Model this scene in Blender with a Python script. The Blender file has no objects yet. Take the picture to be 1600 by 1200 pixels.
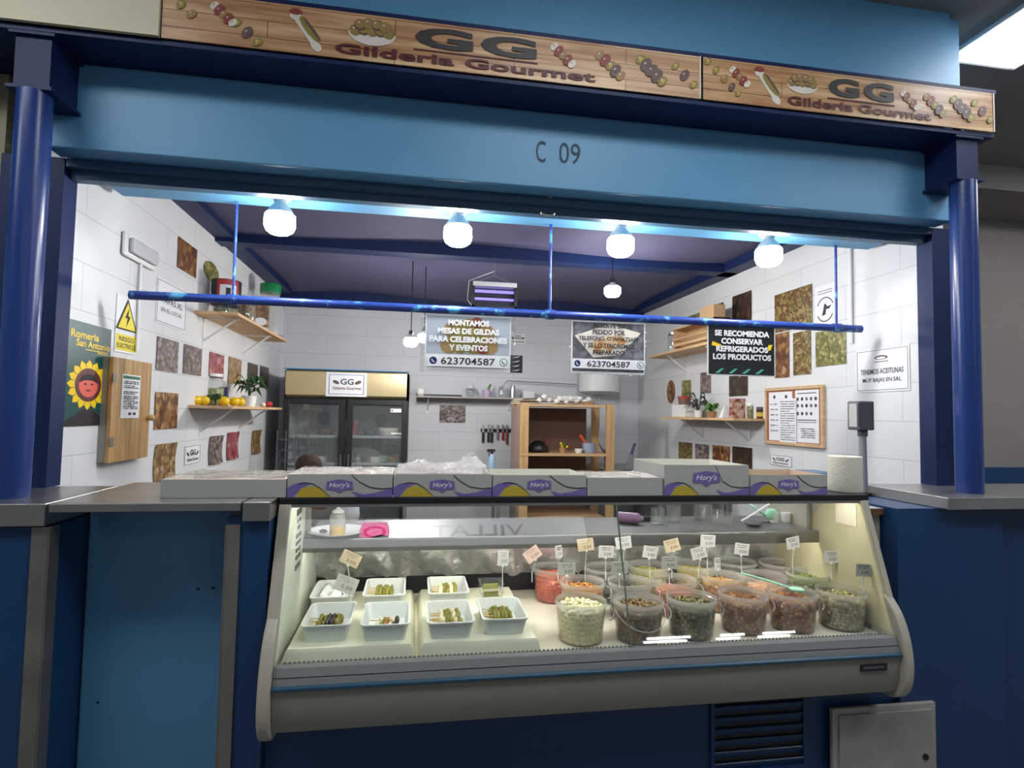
import bpy, math, random
from mathutils import Matrix, Vector
random.seed(7)
C = bpy.context.scene.collection
sc = bpy.context.scene
R = math.radians
EYE = 1.55
# ------------------------------------------------------------ camera
FPX = 911.82
CR = Vector((0.98622561, -0.16442634, 0.01797294))      # right
CD = Vector((0.02626481, 0.0483946, -0.99848291))       # down
CF = Vector((0.1633071, 0.98520147, 0.05204662))        # forward
cam_d = bpy.data.cameras.new('camera'); cam = bpy.data.objects.new('camera', cam_d); C.objects.link(cam)
cam_d.sensor_fit = 'HORIZONTAL'; cam_d.sensor_width = 36.0; cam_d.lens = 36.0*FPX/1600.0
cam_d.clip_start = 0.02; cam_d.clip_end = 100
m3 = Matrix((( CR.x, -CD.x, -CF.x), (CR.y, -CD.y, -CF.y), (CR.z, -CD.z, -CF.z)))
cam.matrix_world = Matrix.Translation((0, 0, EYE)) @ m3.to_4x4()
sc.camera = cam

def P(u, v, x=None, y=None, z=None):
    """point of the place seen at pixel (u,v) on the plane x=, y= or z= (metres)"""
    d = CR*((u-800)/FPX) + CD*((v-600)/FPX) + CF
    if x is not None: t = x/d.x
    elif y is not None: t = y/d.y
    else: t = (z-EYE)/d.z
    p = d*t; p.z += EYE
    return p

# ------------------------------------------------------------ world, exposure
w = bpy.data.worlds.new('world'); sc.world = w; w.use_nodes = True
w.node_tree.nodes['Background'].inputs[0].default_value = (0.72, 0.80, 0.88, 1)
w.node_tree.nodes['Background'].inputs[1].default_value = 0.23
sc.view_settings.view_transform = 'Standard'; sc.view_settings.look = 'None'
sc.view_settings.gamma = 1; sc.view_settings.exposure = 0.0
try: sc.view_settings.use_curve_mapping = False
except Exception: pass
cy = sc.cycles
cy.max_bounces = 10; cy.transparent_max_bounces = 24; cy.transmission_bounces = 8
cy.diffuse_bounces = 4; cy.sample_clamp_indirect = 4; cy.use_denoising = True
cy.caustics_reflective = False; cy.caustics_refractive = False
K_BULB = 104; K_PEND = 260; K_HALL = 14.5; K_CASE = 24.0
HALL_PANELS = [(2.75, 2.62, 0.62, 1.0), (-1.9, 0.9, 1.2, 0.5), (0.9, 0.9, 1.2, 0.5), (-3.6, 0.4, 1.2, 0.5), (3.6, 0.4, 1.2, 0.5), (5.3, 2.5, 1.2, 0.6)]   # x, y, sx, sy of ceiling light fittings; last one added, unseen, to brighten hall wall

# ------------------------------------------------------------ materials
def srgb(r, g, b):
    f = lambda c: (c/255/12.92 if c/255 <= .04045 else ((c/255+.055)/1.055)**2.4)
    return (f(r), f(g), f(b), 1)
def mat(name, col, rough=.5, metal=0, spec=.5, noise=0, nscale=8, bump=0, bscale=60, emit=None, estr=0, alpha=None, coat=0):
    m = bpy.data.materials.new(name); m.use_nodes = True; nt = m.node_tree; b = nt.nodes['Principled BSDF']
    b.inputs['Base Color'].default_value = col; b.inputs['Roughness'].default_value = rough
    b.inputs['Metallic'].default_value = metal; b.inputs['Specular IOR Level'].default_value = spec
    b.inputs['Coat Weight'].default_value = coat
    if noise or bump:
        tc = nt.nodes.new('ShaderNodeTexCoord')
        n = nt.nodes.new('ShaderNodeTexNoise'); n.inputs['Scale'].default_value = nscale; n.inputs['Detail'].default_value = 5
        nt.links.new(tc.outputs['Object'], n.inputs['Vector'])
        if noise:
            mx = nt.nodes.new('ShaderNodeMix'); mx.data_type = 'RGBA'; mx.blend_type = 'MULTIPLY'
            r = nt.nodes.new('ShaderNodeValToRGB'); r.color_ramp.elements[0].position = .3; r.color_ramp.elements[1].position = .7
            k = 1-noise; r.color_ramp.elements[0].color = (k, k, k, 1)
            nt.links.new(n.outputs[0], r.inputs[0]); mx.inputs[0].default_value = 1
            mx.inputs[6].default_value = col; nt.links.new(r.outputs[0], mx.inputs[7])
            nt.links.new(mx.outputs[2], b.inputs['Base Color'])
        if bump:
            n2 = nt.nodes.new('ShaderNodeTexNoise'); n2.inputs['Scale'].default_value = bscale
            nt.links.new(tc.outputs['Object'], n2.inputs['Vector'])
            bp = nt.nodes.new('ShaderNodeBump'); bp.inputs['Strength'].default_value = bump; bp.inputs['Distance'].default_value = .01
            nt.links.new(n2.outputs[0], bp.inputs['Height']); nt.links.new(bp.outputs[0], b.inputs['Normal'])
    if emit: b.inputs['Emission Color'].default_value = emit; b.inputs['Emission Strength'].default_value = estr
    return m
def ramp(nt, cols, const=False):
    r = nt.nodes.new('ShaderNodeValToRGB'); cr = r.color_ramp
    if const: cr.interpolation = 'CONSTANT'
    while len(cr.elements) < len(cols): cr.elements.new(.5)
    for i, c in enumerate(cols):
        cr.elements[i].position = i/(len(cols) if const else max(1, len(cols)-1)); cr.elements[i].color = c
    return r
def food_mat(name, cols, scale=40, rough=.35):
    """a printed photograph of food, or a heap of it"""
    m = bpy.data.materials.new(name); m.use_nodes = True; nt = m.node_tree; b = nt.nodes['Principled BSDF']
    tc = nt.nodes.new('ShaderNodeTexCoord'); vo = nt.nodes.new('ShaderNodeTexVoronoi'); vo.inputs['Scale'].default_value = scale
    no = nt.nodes.new('ShaderNodeTexNoise'); no.inputs['Scale'].default_value = scale*.6; no.inputs['Detail'].default_value = 4
    oi = nt.nodes.new('ShaderNodeObjectInfo'); ad = nt.nodes.new('ShaderNodeVectorMath'); ad.operation = 'ADD'
    nt.links.new(tc.outputs['Object'], ad.inputs[0]); nt.links.new(oi.outputs['Location'], ad.inputs[1])
    nt.links.new(ad.outputs[0], vo.inputs['Vector']); nt.links.new(ad.outputs[0], no.inputs['Vector'])
    mx = nt.nodes.new('ShaderNodeMix'); mx.data_type = 'FLOAT'; mx.inputs[0].default_value = .45
    sp = nt.nodes.new('ShaderNodeSeparateColor'); nt.links.new(vo.outputs['Color'], sp.inputs[0])
    nt.links.new(sp.outputs[0], mx.inputs[2]); nt.links.new(no.outputs[0], mx.inputs[3])
    r = ramp(nt, cols); nt.links.new(mx.outputs[0], r.inputs[0])
    m2 = nt.nodes.new('ShaderNodeMix'); m2.data_type = 'RGBA'; m2.blend_type = 'MULTIPLY'; m2.inputs[0].default_value = .75
    r2 = ramp(nt, [(1, 1, 1, 1), (.25, .25, .25, 1)]); mt = nt.nodes.new('ShaderNodeMath'); mt.operation = 'MULTIPLY'; mt.inputs[1].default_value = .85
    nt.links.new(vo.outputs['Distance'], mt.inputs[0]); nt.links.new(mt.outputs[0], r2.inputs[0])
    nt.links.new(r.outputs[0], m2.inputs[6]); nt.links.new(r2.outputs[0], m2.inputs[7])
    nt.links.new(m2.outputs[2], b.inputs['Base Color']); b.inputs['Roughness'].default_value = rough
    return m
def island_mat(name, cols, rough=.3):
    m = bpy.data.materials.new(name); m.use_nodes = True; nt = m.node_tree; b = nt.nodes['Principled BSDF']
    g = nt.nodes.new('ShaderNodeNewGeometry'); r = ramp(nt, cols)
    nt.links.new(g.outputs['Random Per Island'], r.inputs[0]); nt.links.new(r.outputs[0], b.inputs['Base Color'])
    b.inputs['Roughness'].default_value = rough; b.inputs['Subsurface Weight'].default_value = 0
    return m
def thin_mat(name, tint=(1, 1, 1, 1), body=0.0, bodycol=(.9, .9, .9, 1), refl=1.0, rough=0.0, bump=0, bscale=20, gmin=.04):
    """thin clear sheet: transparent + Fresnel gloss, with some milky body"""
    m = bpy.data.materials.new(name); m.use_nodes = True; nt = m.node_tree; nt.nodes.clear()
    out = nt.nodes.new('ShaderNodeOutputMaterial'); t = nt.nodes.new('ShaderNodeBsdfTransparent'); t.inputs[0].default_value = tint
    g = nt.nodes.new('ShaderNodeBsdfGlossy'); g.inputs['Roughness'].default_value = rough
    lw = nt.nodes.new('ShaderNodeLayerWeight'); pw = nt.nodes.new('ShaderNodeMath'); pw.operation = 'POWER'; pw.inputs[1].default_value = 5
    nt.links.new(lw.outputs['Facing'], pw.inputs[0])
    ma = nt.nodes.new('ShaderNodeMath'); ma.operation = 'MULTIPLY_ADD'; ma.inputs[1].default_value = (1-gmin)*refl; ma.inputs[2].default_value = gmin*refl
    lw.inputs[0].default_value = .5
    nt.links.new(pw.outputs[0], ma.inputs[0])
    base = t.outputs[0]
    if body:
        d = nt.nodes.new('ShaderNodeBsdfDiffuse'); d.inputs[0].default_value = bodycol
        tl = nt.nodes.new('ShaderNodeBsdfTranslucent'); tl.inputs[0].default_value = bodycol
        dd = nt.nodes.new('ShaderNodeMixShader'); dd.inputs[0].default_value = .5
        nt.links.new(d.outputs[0], dd.inputs[1]); nt.links.new(tl.outputs[0], dd.inputs[2])
        mb = nt.nodes.new('ShaderNodeMixShader'); mb.inputs[0].default_value = body
        nt.links.new(base, mb.inputs[1]); nt.links.new(dd.outputs[0], mb.inputs[2]); base = mb.outputs[0]
    mx = nt.nodes.new('ShaderNodeMixShader'); nt.links.new(ma.outputs[0], mx.inputs[0])
    nt.links.new(base, mx.inputs[1]); nt.links.new(g.outputs[0], mx.inputs[2]); nt.links.new(mx.outputs[0], out.inputs[0])
    if bump:
        tc = nt.nodes.new('ShaderNodeTexCoord'); n = nt.nodes.new('ShaderNodeTexNoise'); n.inputs['Scale'].default_value = bscale; n.inputs['Distortion'].default_value = 1.5
        nt.links.new(tc.outputs['Object'], n.inputs['Vector']); bp = nt.nodes.new('ShaderNodeBump'); bp.inputs['Strength'].default_value = bump; bp.inputs['Distance'].default_value = .02
        nt.links.new(n.outputs[0], bp.inputs['Height']); nt.links.new(bp.outputs[0], g.inputs['Normal'])
    return m
def block_mat(name, axis, col):
    """painted blockwork: courses 0.2 m high, blocks 0.4 m long"""
    m = bpy.data.materials.new(name); m.use_nodes = True; nt = m.node_tree; b = nt.nodes['Principled BSDF']
    g = nt.nodes.new('ShaderNodeNewGeometry'); s = nt.nodes.new('ShaderNodeSeparateXYZ'); c = nt.nodes.new('ShaderNodeCombineXYZ')
    nt.links.new(g.outputs['Position'], s.inputs[0])
    a = nt.nodes.new('ShaderNodeMath'); a.operation = 'ADD'; a.inputs[1].default_value = 8.13; nt.links.new(s.outputs[axis], a.inputs[0])
    z = nt.nodes.new('ShaderNodeMath'); z.operation = 'ADD'; z.inputs[1].default_value = -1.55+4.0; nt.links.new(s.outputs[2], z.inputs[0])
    nt.links.new(a.outputs[0], c.inputs[0]); nt.links.new(z.outputs[0], c.inputs[1])
    br = nt.nodes.new('ShaderNodeTexBrick'); br.inputs['Scale'].default_value = 1; br.inputs['Brick Width'].default_value = .8; br.inputs['Row Height'].default_value = .2
    br.inputs['Mortar Size'].default_value = .0011; br.inputs['Mortar Smooth'].default_value = .1; br.offset = .5
    br.inputs['Color1'].default_value = col; br.inputs['Color2'].default_value = tuple(x*.965 for x in col[:3])+(1,)
    br.inputs['Mortar'].default_value = tuple(x*.48 for x in col[:3])+(1,)
    nt.links.new(c.outputs[0], br.inputs['Vector'])
    n = nt.nodes.new('ShaderNodeTexNoise'); n.inputs['Scale'].default_value = 2.2; n.inputs['Detail'].default_value = 6; nt.links.new(g.outputs['Position'], n.inputs['Vector'])
    r = ramp(nt, [(.86, .87, .88, 1), (1, 1, 1, 1)]); nt.links.new(n.outputs[0], r.inputs[0])
    mx = nt.nodes.new('ShaderNodeMix'); mx.data_type = 'RGBA'; mx.blend_type = 'MULTIPLY'; mx.inputs[0].default_value = 1
    nt.links.new(br.outputs['Color'], mx.inputs[6]); nt.links.new(r.outputs[0], mx.inputs[7]); nt.links.new(mx.outputs[2], b.inputs['Base Color'])
    n2 = nt.nodes.new('ShaderNodeTexNoise'); n2.inputs['Scale'].default_value = 90; nt.links.new(g.outputs['Position'], n2.inputs['Vector'])
    ad = nt.nodes.new('ShaderNodeMath'); ad.operation = 'MULTIPLY_ADD'; ad.inputs[1].default_value = -6; nt.links.new(br.outputs['Fac'], ad.inputs[0]); nt.links.new(n2.outputs[0], ad.inputs[2])
    bp = nt.nodes.new('ShaderNodeBump'); bp.inputs['Strength'].default_value = .25; bp.inputs['Distance'].default_value = .004
    nt.links.new(ad.outputs[0], bp.inputs['Height']); nt.links.new(bp.outputs[0], b.inputs['Normal']); b.inputs['Roughness'].default_value = .55
    return m
def wood_mat(name, cols, axis=0, scale=3, rough=.5, planks=0):
    m = bpy.data.materials.new(name); m.use_nodes = True; nt = m.node_tree; b = nt.nodes['Principled BSDF']
    tc = nt.nodes.new('ShaderNodeTexCoord'); mp = nt.nodes.new('ShaderNodeMapping')
    s = [14*scale]*3; s[axis] = .9*scale; mp.inputs['Scale'].default_value = s
    nt.links.new(tc.outputs['Object'], mp.inputs[0]); n = nt.nodes.new('ShaderNodeTexNoise'); n.inputs['Scale'].default_value = 1; n.inputs['Detail'].default_value = 6; n.inputs['Distortion'].default_value = .6
    nt.links.new(mp.outputs[0], n.inputs['Vector']); r = ramp(nt, cols); r.color_ramp.elements[0].position = .25; r.color_ramp.elements[-1].position = .75
    nt.links.new(n.outputs[0], r.inputs[0]); src = r.outputs[0]
    if planks:
        sx = nt.nodes.new('ShaderNodeSeparateXYZ'); nt.links.new(tc.outputs['Object'], sx.inputs[0])
        c = nt.nodes.new('ShaderNodeCombineXYZ')
        for k, o in ((0, 0 if axis == 0 else 2), (1, 2 if axis == 0 else 0)):
            a = nt.nodes.new('ShaderNodeMath'); a.operation = 'ADD'; a.inputs[1].default_value = 10; nt.links.new(sx.outputs[o], a.inputs[0]); nt.links.new(a.outputs[0], c.inputs[k])
        br = nt.nodes.new('ShaderNodeTexBrick'); br.inputs['Scale'].default_value = 1; br.inputs['Brick Width'].default_value = .9; br.inputs['Row Height'].default_value = planks
        br.inputs['Mortar Size'].default_value = .0012; br.inputs['Color1'].default_value = (1, 1, 1, 1); br.inputs['Color2'].default_value = (.82, .82, .82, 1); br.inputs['Mortar'].default_value = (.12, .07, .05, 1)
        nt.links.new(c.outputs[0], br.inputs['Vector'])
        mx = nt.nodes.new('ShaderNodeMix'); mx.data_type = 'RGBA'; mx.blend_type = 'MULTIPLY'; mx.inputs[0].default_value = 1
        nt.links.new(src, mx.inputs[6]); nt.links.new(br.outputs['Color'], mx.inputs[7]); src = mx.outputs[2]
    nt.links.new(src, b.inputs['Base Color']); b.inputs['Roughness'].default_value = rough
    return m

LBLUE = mat('light blue paint', srgb(96, 158, 200), .45, noise=.06, nscale=2, bump=.05, bscale=120)
DBLUE = mat('deep blue paint', srgb(22, 64, 108), .4, noise=.12, nscale=3, bump=.06, bscale=90)
NAVY = mat('navy paint', srgb(18, 38, 82), .5, spec=.3, noise=.15, nscale=4, bump=.05, bscale=100)
GLOSSNAVY = mat('glossy blue column paint', srgb(32, 60, 126), .28, noise=.08, nscale=3)
TEAL = mat('dark teal rail', srgb(56, 96, 124), .45)
STEEL = mat('brushed steel', (.56, .55, .53, 1), .34, 1, noise=.18, nscale=5, bump=.03, bscale=200)
STEELD = mat('dull steel strip', (.36, .33, .30, 1), .5, .8, noise=.3, nscale=6)
WHITE = mat('white plastic', (.82, .83, .82, 1), .4)
PAPER = mat('white paper', (.84, .85, .88, 1), .6)
BLACK = mat('black plastic', (.012, .012, .014, 1), .4)
INK = mat('black ink', (.02, .02, .025, 1), .6)
GREYINK = mat('grey print', (.12, .12, .13, 1), .6)
DGREY = mat('dark grey plastic', (.09, .095, .11, 1), .45)
GREYP = mat('grey tube', (.33, .35, .37, 1), .35, .3)
CREAM = mat('cream enamel', srgb(184, 178, 162), .35, noise=.05, nscale=3)
BEIGE = mat('stained beige panel', srgb(214, 204, 168), .45, noise=.22, nscale=4)
GREENW = mat('greenish white panel', srgb(222, 230, 214), .4, noise=.06)
WBLOCK_X = block_mat('painted blockwork side', 1, (.80, .81, .82, 1))
WBLOCK_Y = block_mat('painted blockwork back', 0, (.76, .77, .80, 1))
HALLGREY = mat('grey hall plaster', srgb(150, 142, 138), .8, noise=.12, nscale=2, bump=.1)
CREAMW = mat('cream fascia board', srgb(214, 206, 178), .6, noise=.04)
FABRIC = mat('purple grey ceiling cloth', srgb(86, 84, 114), .8, noise=.10, nscale=3, bump=.08, bscale=14)
FLOORM = mat('grey terrazzo', srgb(120, 118, 115), .4, noise=.25, nscale=60)
PINE = wood_mat('pale pine', [srgb(178, 136, 88), srgb(222, 184, 132)], 2, 2)
PINEX = wood_mat('pine board', [srgb(188, 152, 112), srgb(222, 190, 150)], 1, 2)
PINEXX = wood_mat('pine board wide', [srgb(188, 148, 104), srgb(226, 190, 144)], 0, 2)
DOORWOOD = wood_mat('varnished pine door', [srgb(150, 108, 62), srgb(206, 168, 112)], 2, 3, planks=.0)
BROWNP = mat('brown hardboard', srgb(120, 88, 72), .6, noise=.1)
SIGNWOOD = wood_mat('printed planks', [srgb(150, 98, 66), srgb(206, 160, 116), srgb(236, 206, 162)], 0, 2.4, rough=.35, planks=.062)
WRINK = mat('maroon lettering', srgb(86, 34, 40), .5); CHAR = mat('charcoal lettering', srgb(52, 48, 50), .5)
OLIVEP = mat('olive print', srgb(150, 136, 70), .5, noise=.3, nscale=60); REDP = mat('red print', srgb(150, 66, 56), .5, noise=.3, nscale=60)
PLUMP = mat('anchovy print', srgb(110, 84, 80), .5, noise=.3, nscale=60); WHITEP = mat('white print', srgb(224, 216, 206), .5); BALLP = mat('stuffed olive print', srgb(160, 130, 80), .5, noise=.15, nscale=40)
PURPLE = mat('lilac print', srgb(120, 104, 168), .5); YELLOWP = mat('mustard print', srgb(196, 172, 58), .5, noise=.05)
CARD = mat('white carton', srgb(178, 180, 174), .6, noise=.03); CARDIN = mat('carton inside', srgb(226, 222, 206), .6); CARDBR = mat('brown carton inside', srgb(206, 176, 150), .65)
YEL = mat('warning yellow', srgb(236, 214, 30), .4); GREENPOST = mat('dark green poster', srgb(20, 74, 74), .35)
PETAL = mat('sunflower yellow', srgb(244, 204, 20), .4); SEEDS = food_mat('sunflower seeds', [srgb(60, 24, 30), srgb(112, 50, 56), srgb(150, 80, 80)], 120); FACE = mat('coral face print', srgb(224, 100, 84), .5)
GREEN = mat('green plastic', srgb(24, 132, 74), .4); LEAF = mat('leaf green', srgb(56, 96, 56), .45, noise=.3, nscale=30); LEAF2 = mat('bright leaf', srgb(90, 140, 60), .45, noise=.3, nscale=30)
LEMON = mat('yellow fruit skin', srgb(240, 200, 24), .35, noise=.08, nscale=30, bump=.1, bscale=200); TERRA = mat('clay', srgb(170, 130, 90), .7)
RED = mat('red', srgb(176, 40, 44), .4); NAVYB = mat('navy box', srgb(30, 44, 96), .4); PINK = mat('pink cloth', srgb(214, 66, 140), .85, bump=.3, bscale=120)
CHAMP = mat('champagne panel', srgb(196, 178, 138), .35, .35); BLUETAPE = mat('blue film edge', srgb(60, 130, 190), .4)
VIOLET = mat('violet tube', (.3, .25, .9, 1), .4, emit=(.35, .28, 1, 1), estr=1.3)
GLASS = thin_mat('display glass', (.97, .99, .98, 1), gmin=.055)
GLASSF = thin_mat('fridge door glass', (.92, .94, .94, 1), gmin=.07, rough=.03, body=.10, bodycol=(.7, .78, .76, 1))  # milky green body put in the glass to brighten the fridge interior
JAR = thin_mat('jar glass', (.90, .93, .92, 1), gmin=.12, body=.06)
TUB = thin_mat('milky tub plastic', (1, 1, 1, 1), body=.08, bodycol=(.97, .97, .95, 1), gmin=.06, rough=.12)
TUBRIM = thin_mat('milky tub rim', (1, 1, 1, 1), body=.30, bodycol=(1, .99, .97, 1), gmin=.08, rough=.15)
BOTTLE = thin_mat('squeeze bottle plastic', (1, 1, 1, 1), body=.3, bodycol=(.92, .94, .95, 1), gmin=.07, rough=.2)
FILM = thin_mat('cling film', (1, 1, 1, 1), body=.10, gmin=.16, rough=.12, bump=1.0, bscale=34)
FILMH = thin_mat('crumpled clear film', (1, 1, 1, 1), body=.03, gmin=.22, rough=.07, bump=.6, bscale=50)
SLEEVE = thin_mat('clear plastic sleeve', (1, 1, 1, 1), gmin=.10, rough=.05, bump=.25, bscale=9)
PLATF = mat('frosted riser plastic', srgb(240, 238, 214), .3)
FOIL = mat('crumpled foil', (.95, .96, .97, 1), .36, .85, bump=.6, bscale=40)
OIL = mat('yellow oil', srgb(214, 176, 40), .15); TRAYM = mat('white tray plastic', (.86, .89, .88, 1), .3); DECK = mat('white deck', srgb(232, 224, 208), .35, noise=.05, nscale=6)
STICK = mat('bamboo', srgb(214, 184, 120), .6); SKIN = mat('skin', srgb(196, 150, 124), .55); HAIR = mat('brown hair', srgb(62, 40, 30), .85, noise=.5, nscale=40, bump=.6, bscale=70); SHIRT = mat('grey shirt', srgb(206, 206, 208), .85, bump=.2, bscale=30); TROUS = mat('dark trousers', (.03, .03, .04, 1), .8)

# ------------------------------------------------------------ mesh builder
class MB:
    def __init__(s): s.v = []; s.f = []; s.mi = []; s.mats = []; s.cur = 0
    def m(s, mt):
        if mt not in s.mats: s.mats.append(mt)
        s.cur = s.mats.index(mt); return s
    def add(s, vs, fs):
        o = len(s.v); s.v += [tuple(p) for p in vs]; s.f += [tuple(i+o for i in f) for f in fs]; s.mi += [s.cur]*len(fs); return s
    def bx(s, x0, x1, y0, y1, z0, z1):
        return s.add([(x0,y0,z0),(x1,y0,z0),(x1,y1,z0),(x0,y1,z0),(x0,y0,z1),(x1,y0,z1),(x1,y1,z1),(x0,y1,z1)], [(0,3,2,1),(4,5,6,7),(0,1,5,4),(1,2,6,5),(2,3,7,6),(3,0,4,7)])
    def obx(s, M, sx, sy, sz):
        c = [M @ Vector((a*sx/2, b*sy/2, d*sz/2)) for d in (-1, 1) for a, b in ((-1,-1),(1,-1),(1,1),(-1,1))]
        return s.add(c, [(0,3,2,1),(4,5,6,7),(0,1,5,4),(1,2,6,5),(2,3,7,6),(3,0,4,7)])
    def rings(s, rs, cap0=True, cap1=True, closed=True):
        n = len(rs[0]); vs = [p for r in rs for p in r]; fs = []
        for i in range(len(rs)-1):
            for j in range(n if closed else n-1):
                k = (j+1) % n; fs.append((i*n+j, i*n+k, (i+1)*n+k, (i+1)*n+j))
        if cap0: fs.append(tuple(range(n-1, -1, -1)))
        if cap1: fs.append(tuple(range((len(rs)-1)*n, len(rs)*n)))
        return s.add(vs, fs)
    def tube(s, pts, r, n=10, r2=None):
        pts = [Vector(p) for p in pts]; rs = []; up = None
        for i, p in enumerate(pts):
            t = (pts[min(i+1, len(pts)-1)]-pts[max(i-1, 0)]).normalized()
            if up is None: up = Vector((0,0,1)) if abs(t.z) < .9 else Vector((1,0,0))
            a = t.cross(up).normalized(); b = t.cross(a).normalized(); up = -b if False else up
            if abs(t.dot(up)) > .95: up = a
            rr = r if r2 is None else r+(r2-r)*i/(len(pts)-1)
            rs.append([p+(a*math.cos(q)+b*math.sin(q))*rr for q in [2*math.pi*k/n for k in range(n)]])
        return s.rings(rs)
    def lathe(s, prof, c=(0,0,0), n=24, cap0=True, cap1=True, sy=1):
        return s.rings([[(c[0]+r*math.cos(2*math.pi*k/n), c[1]+sy*r*math.sin(2*math.pi*k/n), c[2]+z) for k in range(n)] for r, z in prof], cap0, cap1)
    def ell(s, c, rx, ry, rz, M=None, n=8, h=5):
        rs = []
        for i in range(1, h):
            a = math.pi*i/h; rs.append([Vector((rx*math.sin(a)*math.cos(2*math.pi*k/n), ry*math.sin(a)*math.sin(2*math.pi*k/n), -rz*math.cos(a))) for k in range(n)])
        vs = [Vector((0,0,-rz))]+[p for r in rs for p in r]+[Vector((0,0,rz))]; L = len(vs)-1; fs = []
        for k in range(n):
            q = (k+1) % n; fs.append((0, 1+q, 1+k)); fs.append((L, 1+(h-2)*n+k, 1+(h-2)*n+q))
            for i in range(h-2): fs.append((1+i*n+k, 1+i*n+q, 1+(i+1)*n+q, 1+(i+1)*n+k))
        c = Vector(c); vs = [(M @ p if M else p)+c for p in vs]
        return s.add(vs, fs)
    def flat(s, pts, y0=-.001, y1=0):
        """prism from a polygon in local XZ, outward side at y0"""
        n = len(pts); vs = [(x, y0, z) for x, z in pts]+[(x, y1, z) for x, z in pts]
        return s.add(vs, [tuple(range(n)), tuple(range(2*n-1, n-1, -1))]+[(i+n, (i+1) % n+n, (i+1) % n, i) for i in range(n)])
    def disc(s, cx, cz, rx, rz, y0=-.001, y1=0, n=24, rot=0):
        c, q = math.cos(rot), math.sin(rot)
        return s.flat([(cx+rx*math.cos(a)*c-rz*math.sin(a)*q, cz+rx*math.cos(a)*q+rz*math.sin(a)*c) for a in [2*math.pi*k/n for k in range(n)]], y0, y1)
    def yz(s, pts, x0, x1):
        n = len(pts); vs = [(x0, a, b) for a, b in pts]+[(x1, a, b) for a, b in pts]
        return s.add(vs, [tuple(range(n)), tuple(range(2*n-1, n-1, -1))]+[(i+n, (i+1) % n+n, (i+1) % n, i) for i in range(n)])
    def sheet(s, f, nu, nv):
        vs = [f(i/nu, j/nv) for j in range(nv+1) for i in range(nu+1)]
        return s.add(vs, [(j*(nu+1)+i, j*(nu+1)+i+1, (j+1)*(nu+1)+i+1, (j+1)*(nu+1)+i) for j in range(nv) for i in range(nu)])
    def build(s, name, mt=None, parent=None, smooth=False, bevel=0, loc=None, rotz=0, label=None, recalc=True):
        me = bpy.data.meshes.new(name); me.from_pydata(s.v, [], s.f)
        for q in (s.mats or [mt]): me.materials.append(q)
        if s.mats: me.polygons.foreach_set('material_index', s.mi)
        if recalc:
            import bmesh; bm = bmesh.new(); bm.from_mesh(me); bmesh.ops.recalc_face_normals(bm, faces=bm.faces); bm.to_mesh(me); bm.free()
        if smooth: me.shade_smooth(); 
        me.update(); o = bpy.data.objects.new(name, me); C.objects.link(o)
        if parent: o.parent = parent
        if loc is not None: o.location = loc
        if rotz: o.rotation_euler.z = rotz
        if label: o['label'] = label
        if bevel:
            b = o.modifiers.new('bevel', 'BEVEL'); b.width = bevel; b.segments = 2; b.limit_method = 'ANGLE'
        if smooth and smooth != 'full':
            try:
                e = o.modifiers.new('edges', 'EDGE_SPLIT'); e.split_angle = R(42)
            except Exception: pass
        return o
def tag(o, label, cat, group=None, kind=None):
    o['label'] = label; o['category'] = cat
    if group: o['group'] = group
    if kind: o['kind'] = kind
    return o
def thing(name, label, cat, loc=(0,0,0), rotz=0, group=None):
    o = bpy.data.objects.new(name, None); C.objects.link(o); o.location = loc; o.rotation_euler.z = rotz; o.empty_display_size = .05
    return tag(o, label, cat, group)
def struct(name, mb, mt=None, label=None, **k):
    o = mb.build(name, mt, **k); o['kind'] = 'structure'
    if label: o['label'] = label; o['category'] = 'structure'
    return o
KIDS = {}
def dup(root, loc, rotz=None, label=None, group=None, matrix=None):
    def cp(o, par):
        c = o.copy(); C.objects.link(c)
        if par: c.parent = par
        for ch in [q for q in C.objects if q.parent == o and q != c]: cp(ch, c)
        return c
    r = cp(root, None); r.location = loc
    if rotz is not None: r.rotation_euler.z = rotz
    if matrix is not None: r.rotation_euler = matrix
    if label: r['label'] = label
    if group: r['group'] = group
    return r
_tc = {}
def text_geo(st, bold=0.0, shear=0):
    k = (st, bold, shear)
    if k in _tc: return _tc[k]
    cu = bpy.data.curves.new('t', 'FONT'); cu.body = st; cu.size = 1; cu.offset = bold; cu.shear = shear; cu.resolution_u = 3; cu.extrude = 0
    o = bpy.data.objects.new('t', cu); C.objects.link(o); dg = bpy.context.evaluated_depsgraph_get(); dg.update()
    me = bpy.data.meshes.new_from_object(o.evaluated_get(dg)); vs = [tuple(v.co) for v in me.vertices]; fs = [tuple(p.vertices) for p in me.polygons]
    bpy.data.objects.remove(o); bpy.data.curves.remove(cu); bpy.data.meshes.remove(me)
    xs = [v[0] for v in vs]; ys = [v[1] for v in vs]; b = (min(xs), max(xs), min(ys), max(ys))
    _tc[k] = ([((v[0]-b[0])/(b[1]-b[0])-.5, (v[1]-b[2])/(b[3]-b[2])-.5) for v in vs], fs); return _tc[k]
def mtext(mb, st, cx, cz, wd, ht, y=-.0015, bold=0.0, shear=0, rot=0):
    vs, fs = text_geo(st, bold, shear); c, q = math.cos(rot), math.sin(rot)
    return mb.add([(cx+a*wd*c-b*ht*q, y, cz+a*wd*q+b*ht*c) for a, b in vs], fs)
LX, RX, BY, CZ = -1.38, 2.51, 6.33, 2.72     # stall walls and ceiling

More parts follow.
